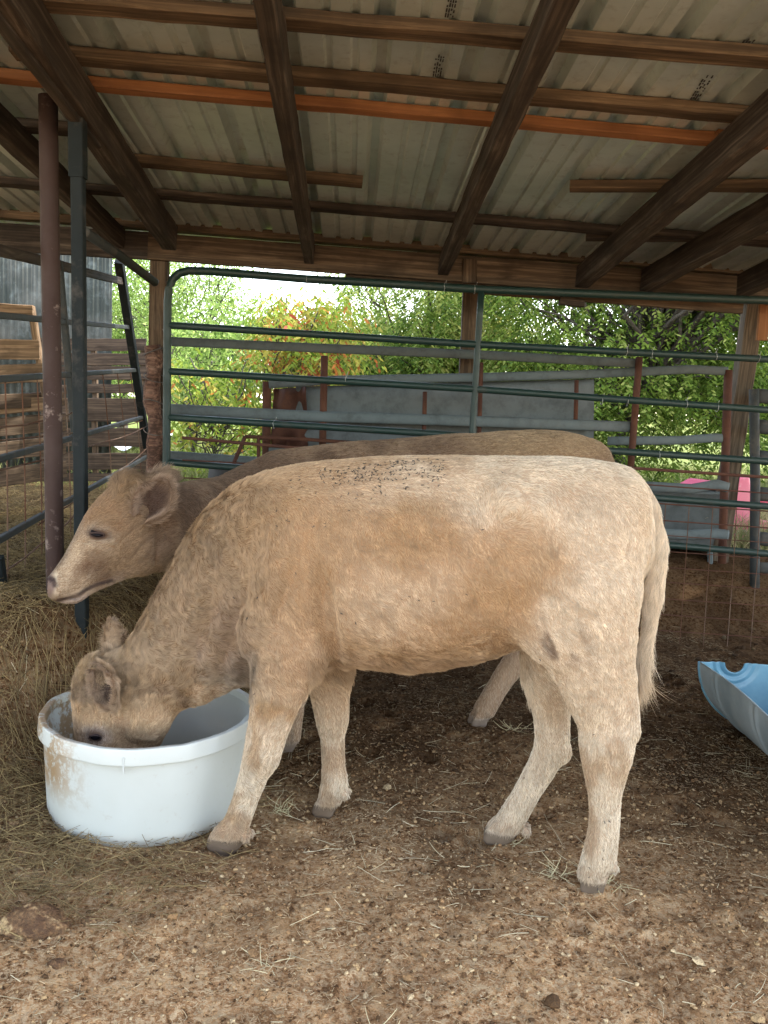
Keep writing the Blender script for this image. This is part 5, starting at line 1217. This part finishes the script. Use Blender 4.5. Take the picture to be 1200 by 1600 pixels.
# ---------------- the second animal, standing behind
FB = Frame((0, 3.70, 0), (.935, .355))
SB = FB.S
def shapeB(F):
    S_ = lambda *a: st(FB, a)
    F.chain(S_((868, 790, 0, 108, .80), (800, 795, 0, 115, .82), (700, 805, 0, 122, .82), (600, 812, 0, 122, .80), (520, 815, .01, 118, .74), (470, 822, .03, 112, .68)), .03)
    F.chain(S_((912, 722, 0, 38, 1.4), (850, 712, 0, 38, 1.9), (780, 714, 0, 36, 1.9), (700, 722, 0, 36, 1.8), (600, 731, 0, 36, 1.5), (500, 738, .01, 36, 1.2), (440, 745, .05, 38, 1.0)), .05)
    F.chain(S_((470, 825, .03, 112, .62), (415, 820, .08, 100, .55), (370, 823, .16, 84, .55), (325, 822, .25, 74, .55), (285, 818, .32, 64, .6)), .05)
    for s_ in (-1, 1):
        c, r_ = SB(925, 755, .075 * s_, 26); F.ell(c, (r_, r_, r_ * 1.5), 0, .05)
        c, r_ = SB(865, 800, .12 * s_, 50); F.ell(c, (.17, .09, .22), .12, .05)
        c, r_ = SB(480, 835, .13 * s_, 50); F.ell(c, (.12, .06, .22), .3, .05)
        c, r_ = SB(640, 835, .18 * s_, 50); F.ell(c, (.3, .09, .22), 0, .08)
    F.chain(S_((915, 705, 0, 15, .9), (942, 730, 0, 13, .8), (950, 790, 0, 11, .8), (948, 900, 0, 9, .8), (945, 960, 0, 6, .8)), .012)
    F.chain(S_((865, 860, .10, 74, .66), (850, 930, .10, 52, .66), (838, 985, .10, 34, .7), (818, 1020, .09, 24, .8), (792, 1052, .09, 18, .85), (768, 1090, .09, 17, .9), (757, 1108, .09, 17, .95)), .022)
    c = SB(746, 1128, .09); hoofs(F, (c[0], c[1], 0), .3, FB, 1.0)
    F.chain(S_((890, 860, -.11, 70, .66), (905, 930, -.11, 48, .66), (925, 985, -.11, 30, .74), (922, 1020, -.11, 22, .8), (916, 1060, -.11, 18, .85), (910, 1086, -.11, 17, .9)), .022)
    c = SB(905, 1105, -.11); hoofs(F, (c[0], c[1], c[2] * 0), .1, FB, 1.0)
    F.chain(S_((480, 900, .13, 50, .66), (470, 970, .15, 38, .66), (462, 1030, .15, 28, .74), (458, 1065, .15, 26, .84), (455, 1110, .15, 19, .85), (450, 1150, .15, 19, .9)), .022)
    c = SB(444, 1172, .15); hoofs(F, (c[0], c[1], 0), .1, FB, 1.0)
    F.chain(S_((500, 900, -.12, 46, .66), (508, 970, -.14, 34, .66), (515, 1030, -.14, 26, .8), (518, 1080, -.14, 18, .85), (516, 1120, -.14, 18, .9)), .022)
    c = SB(512, 1140, -.14); hoofs(F, (c[0], c[1], 0), .1, FB, 1.0)
    # head: poll, brow, face, muzzle
    H0 = .34
    def h(px, py, t, r, kw): return (px, py, H0 + t, r, kw)
    F.chain(S_(h(236, 800, -.02, 56, .72), h(205, 806, .0, 55, .78), h(178, 830, .01, 50, .86), h(156, 856, .02, 42, .86), h(132, 883, .03, 34, .92), h(112, 905, .035, 30, 1.02), h(96, 916, .04, 25, 1.15)), .025)
    F.chain(S_(h(228, 852, .0, 48, .66), h(190, 872, .01, 34, .70), h(150, 900, .02, 23, .85), h(118, 924, .035, 15, 1.1)), .025)
    for s_ in (1, -1):
        c, r_ = SB(212, 855, H0 + .045 * s_, 40); F.ell(c, (.085, .038, .085), .5, .035)      # cheek
        c, r_ = SB(160, 826, H0 + .082 * s_ + .01, 20); F.ell(c, (.040, .022, .026), .7, .025)     # brow
        c, r_ = SB(83, 906, H0 + .040 + .034 * s_, 10); F.ell(c, (.016, .012, .013), .8, .008, 'sub')
        c, r_ = SB(97, 917, H0 + .04 + .040 * s_, 14); F.ell(c, (.036, .024, .030), .5, .02)
    c, r_ = SB(115, 930, H0 + .035, 14); F.ell(c, (.040, .044, .022), .3, .02)
    # eye hollow and mouth slit
    c = SB(152, 836, H0 + .01); 
    for s_ in (1, -1): F.ell((c[0], H0 + .015 + s_ * .098, c[2]), (.026, .014, .014), .3, .010, 'sub')
    S2 = S_(h(92, 936, .04, 3.2, 9.0), h(125, 929, .03, 3.2, 8.0), h(148, 915, .03, 2.6, 7.0))
    for (a, ra, ka), (b, rb, kb) in zip(S2[:-1], S2[1:]):
        for q in np.linspace(0, 1, 5):
            c = a + (b - a) * q
            for s_ in (1, -1): F.ell((c[0], H0 + .03 + s_ * .075, c[2]), (.014, .040, .0045), .45, .004, 'sub')
    c, r_ = SB(200, 752, H0 - .01, 20); F.ell(c, (.045, .05, .032), 0, .04)
def tailB(P): px, py = FB.px(P); return (px > 940) & (np.abs(P[:, 1]) < .05)
pinkish = (.36, .24, .20)
def paintB(V, N, inner, isear, rim):
    px, py = FB.px(V); n1 = fbm(V[:, 0] * 5, V[:, 1] * 5, V[:, 2] * 5, seed=170, o=4); n2 = fbm(V[:, 0] * 16, V[:, 1] * 16, V[:, 2] * 16, seed=171, o=3); n3 = vnoise(V[:, 0] * 50, V[:, 1] * 50, V[:, 2] * 50, seed=172)
    C = np.tile(np.array((.15, .098, .060)), (len(V), 1)); x, y = px + (n1 - .5) * 40, py + (n2 - .5) * 30
    C = mixc(C, smooth(.5, .62, n1), (.29, .20, .125), .6)
    C = mixc(C, smooth(560, 800, x), (.29, .20, .125), .7)
    C = mixc(C, blob(x, y, 850, 695, 110, 30), (.42, .31, .18), .6)
    leg = smooth(980, 1040, py); C = mixc(C, leg, (.56, .45, .33), .8)
    hd = px < 275
    C = mixc(C, hd * blob(x, y, 215, 860, 70, 60), (.29, .20, .115), .85)
    C = mixc(C, hd * blob(x, y, 165, 800, 34, 40, -.9), (.30, .19, .10), .8)
    C = mixc(C, hd * blob(x, y, 150, 848, 36, 22, .4, .8), (.44, .345, .23), .7)
    C = mixc(C, hd * blob(x, y, 105, 885, 16, 55, .72), (.54, .45, .32), .85)
    C = mixc(C, hd * blob(x, y, 112, 912, 30, 22), (.48, .39, .275), .8)
    C = mixc(C, hd * blob(x, y, 146, 882, 26, 14, -.6, .9), (.22, .14, .08), .6)
    C = mixc(C, hd * blob(x, y, 150, 925, 60, 12, -.35), (.40, .31, .23), .6)
    C = mixc(C, hd * blob(x, y, 205, 765, 26, 24), (.32, .21, .11), .7)
    C = mixc(C, hd * blob(x, y, 258, 830, 24, 50), (.17, .11, .07), .7)
    C = mixc(C, (px < 90) * blob(px, py, 74, 914, 13, 20, soft=.35), (.12, .08, .07), .95)
    C = mixc(C, line(px, py, [(76, 903), (83, 906), (86, 914)], 4.2), (.02, .012, .012), .95)
    C = mixc(C, line(px, py, [(92, 938), (108, 935), (124, 929), (136, 920), (150, 914), (172, 907)], 3.2), (.035, .022, .02), .92)
    C = mixc(C, (px < 150) * blob(px, py, 115, 941, 34, 7, -.28, .4), (.36, .29, .24), .7)
    C = mixc(C, ring_(px, py, 152, 836, 26, 15, .15), (.42, .34, .25), .6)
    C = mixc(C, blob(px, py, 152, 835, 17, 8.5, .15), (.07, .045, .04), .95)
    C = mixc(C, smooth(.62, .9, n3), (.16, .10, .06), .25)
    C = mixc(C, 1 - smooth(.035, .06, V[:, 2]), (.12, .09, .07), .85)
    C = mixc(C, inner * 1.0, (.075, .045, .032), .9); C = mixc(C, inner * smooth(.35, .95, rim), (.34, .24, .165), .9); C = mixc(C, (isear & ~inner) * 1.0, (.34, .235, .15), .7)
    return np.clip(C, .01, 1)
def combB(P, N, ear):
    px, py = FB.px(P); T = np.tile([.8, 0, -.6], (len(P), 1)).astype(float)
    back_ = 1 - smooth(720, 760, py); T = T * (1 - back_[:, None]) + np.array([1, 0, -.12]) * back_[:, None]
    leg = smooth(980, 1020, py); T = T * (1 - leg[:, None]) + np.array([.1, 0, -1.]) * leg[:, None]
    head = (1 - smooth(262, 290, px)); T = T * (1 - head[:, None]) + np.array([.75, 0, .35]) * head[:, None]
    T[ear] = np.array([.8, .2, .5]); T[tailB(P)] = [0, 0, -1]
    return T
def lenB(P, N, ear, inn):
    px, py = FB.px(P); L = np.full(len(P), .015); lift = np.full(len(P), .28); cu = np.full(len(P), .6)
    face = (1 - smooth(240, 275, px)); L = L - .004 * face
    face2 = (px < 135) | ((px < 165) & (py > 905)); L = np.where(face2, .006, L); lift = np.where(face2, .16, lift)
    poll = blob(px, py, 205, 758, 34, 28); L = L + .016 * poll; lift = lift + .8 * poll; cu = cu + 1.5 * poll
    eye_ = blob(px, py, 152, 836, 15, 8, soft=.3); L = np.where(eye_ > .5, 0, L); L = np.where((px < 88) & (py > 896), 0, L); L = np.where((np.abs(py - (931 - (px - 120) * .25)) < 3.5) & (px < 150), 0, L)
    L = np.where(ear & ~inn, .020, L); lift = np.where(ear, .5, lift); L = np.where(inn, .014, L); L = np.where(tailB(P), .04, L)
    return L, lift, cu
def densB(P, N):
    px, py = FB.px(P); d = np.where(N[:, 1] > -.35, 1.0, .15); vis = (py < 745) | (px < 460); d = d * np.where(vis, 1.6, .45); d = np.where((px < 290) & (N[:, 1] > -.4), 3.0, d); return d
def foldB(V):
    px, py = FB.px(V); f2 = .010 * (fbm(V[:, 0] * 7, V[:, 1] * 7, V[:, 2] * 7, seed=181, o=2) - .5)
    u = (px - 255) * .9 + (py - 850) * .2; g_ = blob(px, py, 262, 860, 26, 50); f1 = g_ * np.sin(u / 6.0) * .003
    k = (V[:, 1] > H_B) * 1.0
    f3 = -.004 * blob(px, py, 152, 852, 22, 3.5, .2) * k
    return (f1 + f2) * np.where(px < 240, .3, 1) + f3
H_B = .34
def bareB(V): px, py = FB.px(V); return ((V[:, 2] < .045) | ((px < 90) & (py > 892)) | ((px < 175) & (np.abs(py - (931 - (px - 120) * .4)) < 9))) * 1.0
def earB():
    b1 = SB(226, 806, H_B + .075); b2 = SB(232, 772, H_B - .06)
    return [(b1, (.42, .34, .82), (-.30, .92, .05), .155, .070, .058), (b2, (.62, -.62, .34), (-.5, -.6, .3), .16, .065, .045)]
NF = float(__import__('os').environ.get('FURSCALE', '1')); ONLY = __import__('os').environ.get('ONLY', 'AB')
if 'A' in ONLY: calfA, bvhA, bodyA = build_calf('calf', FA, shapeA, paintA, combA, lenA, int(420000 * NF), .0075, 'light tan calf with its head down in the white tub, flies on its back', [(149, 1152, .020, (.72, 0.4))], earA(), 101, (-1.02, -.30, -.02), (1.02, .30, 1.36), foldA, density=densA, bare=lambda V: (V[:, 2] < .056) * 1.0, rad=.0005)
if 'B' in ONLY: calfB, bvhB, bodyB = build_calf('calf', FB, shapeB, paintB, combB, lenB, int(230000 * NF), .0075, 'darker brown calf standing behind with its head raised, looking left', [(152, 835, .022, (.44, -.12))], earB(), 201, (-1.35, -.34, -.02), (1.20, .58, 1.50), foldB, density=densB, bare=bareB, rad=.00055)

# ---------------- flies
if 'A' in ONLY:
    fl = NM('fly_black', .4); fl.color((.008, .008, .009)); M['fly'] = fl.m
    def fly_mesh():
        mb = MB()
        def el(c, r, n=6):
            vs = [Vector(c) + Vector((r[0] * math.sin(math.pi * i / n) * math.cos(2 * math.pi * k / 8), r[1] * math.sin(math.pi * i / n) * math.sin(2 * math.pi * k / 8), r[2] * math.cos(math.pi * i / n))) for i in range(n + 1) for k in range(8)]
            mb.add(vs, [(i * 8 + k, (i + 1) * 8 + k, (i + 1) * 8 + (k + 1) % 8, i * 8 + (k + 1) % 8) for i in range(n) for k in range(8)])
        el((0, 0, .0012), (.0024, .0013, .0012)); el((-.0026, 0, .0013), (.0010, .0011, .0010))
        mb.add([(0, 0, .0026), (.0042, .0022, .0018), (.0050, .0010, .0018), (0, 0, .0026), (.0042, -.0022, .0018), (.0050, -.0010, .0018)], [(0, 1, 2), (3, 5, 4)])
        return mb
    proto = fly_mesh().build('fly', M['fly'], None, True); rs = random.Random(5); first = True
    spots = []
    for _ in range(150):
        x = rs.uniform(500, 695); spots.append((x, 734 - (x - 500) * .075 + abs(rs.gauss(0, 16)) + 3 - (3 if x > 600 else 0)))
    for _ in range(70): spots.append((rs.gauss(590, 55), rs.gauss(750, 15)))
    for _ in range(16): spots.append((rs.uniform(430, 600), rs.uniform(740, 830)))
    spots += [(465, 895), (405, 932), (368, 932), (389, 966), (536, 956), (558, 970), (628, 934), (655, 936), (678, 937), (728, 927), (752, 828), (451, 814), (454, 816), (436, 801), (390, 825), (558, 972), (640, 930), (846, 1027), (735, 1022)]
    for (x, y) in [(944, 1282), (951, 1281), (943, 1327), (941, 1340), (923, 1354), (921, 1368), (932, 1385), (916, 1330), (822, 1215), (865, 1160), (861, 1320 - 100), (929, 1146), (537, 1165), (401, 1083), (882, 1145), (353, 1314)]: spots.append((x, y))
    for (x, y) in spots:
        d = ray(x, y).normalized(); hit = bvhA.ray_cast(EYE, d)
        if hit[0] is None: continue
        o = proto if first else proto.copy()
        if not first: COL.objects.link(o)
        first = False; nrm = hit[1]; q = nrm.to_track_quat('Z', 'Y').to_matrix().to_4x4() @ Matrix.Rotation(rs.uniform(0, 6.28), 4, 'Z')
        ms = 1.0 * rs.uniform(.85, 1.25); o.matrix_basis = Matrix.Translation(hit[0] + nrm * .010) @ q @ Matrix.Scale(ms, 4)
        lab = 'on the lower leg of the feeding calf' if y > 1060 else ('in the swarm along the spine of the feeding calf' if y < 785 and x > 480 else 'alone on the side of the feeding calf')
        tag(o, 'tiny black fly sitting ' + lab, 'fly', 'flies on the feeding calf')
if __import__('os').environ.get('DBG'): 
    print('FLY', [tuple(round(v, 3) for v in o.matrix_basis.translation) for o in COL.objects if o.name.startswith('fly')][:6])
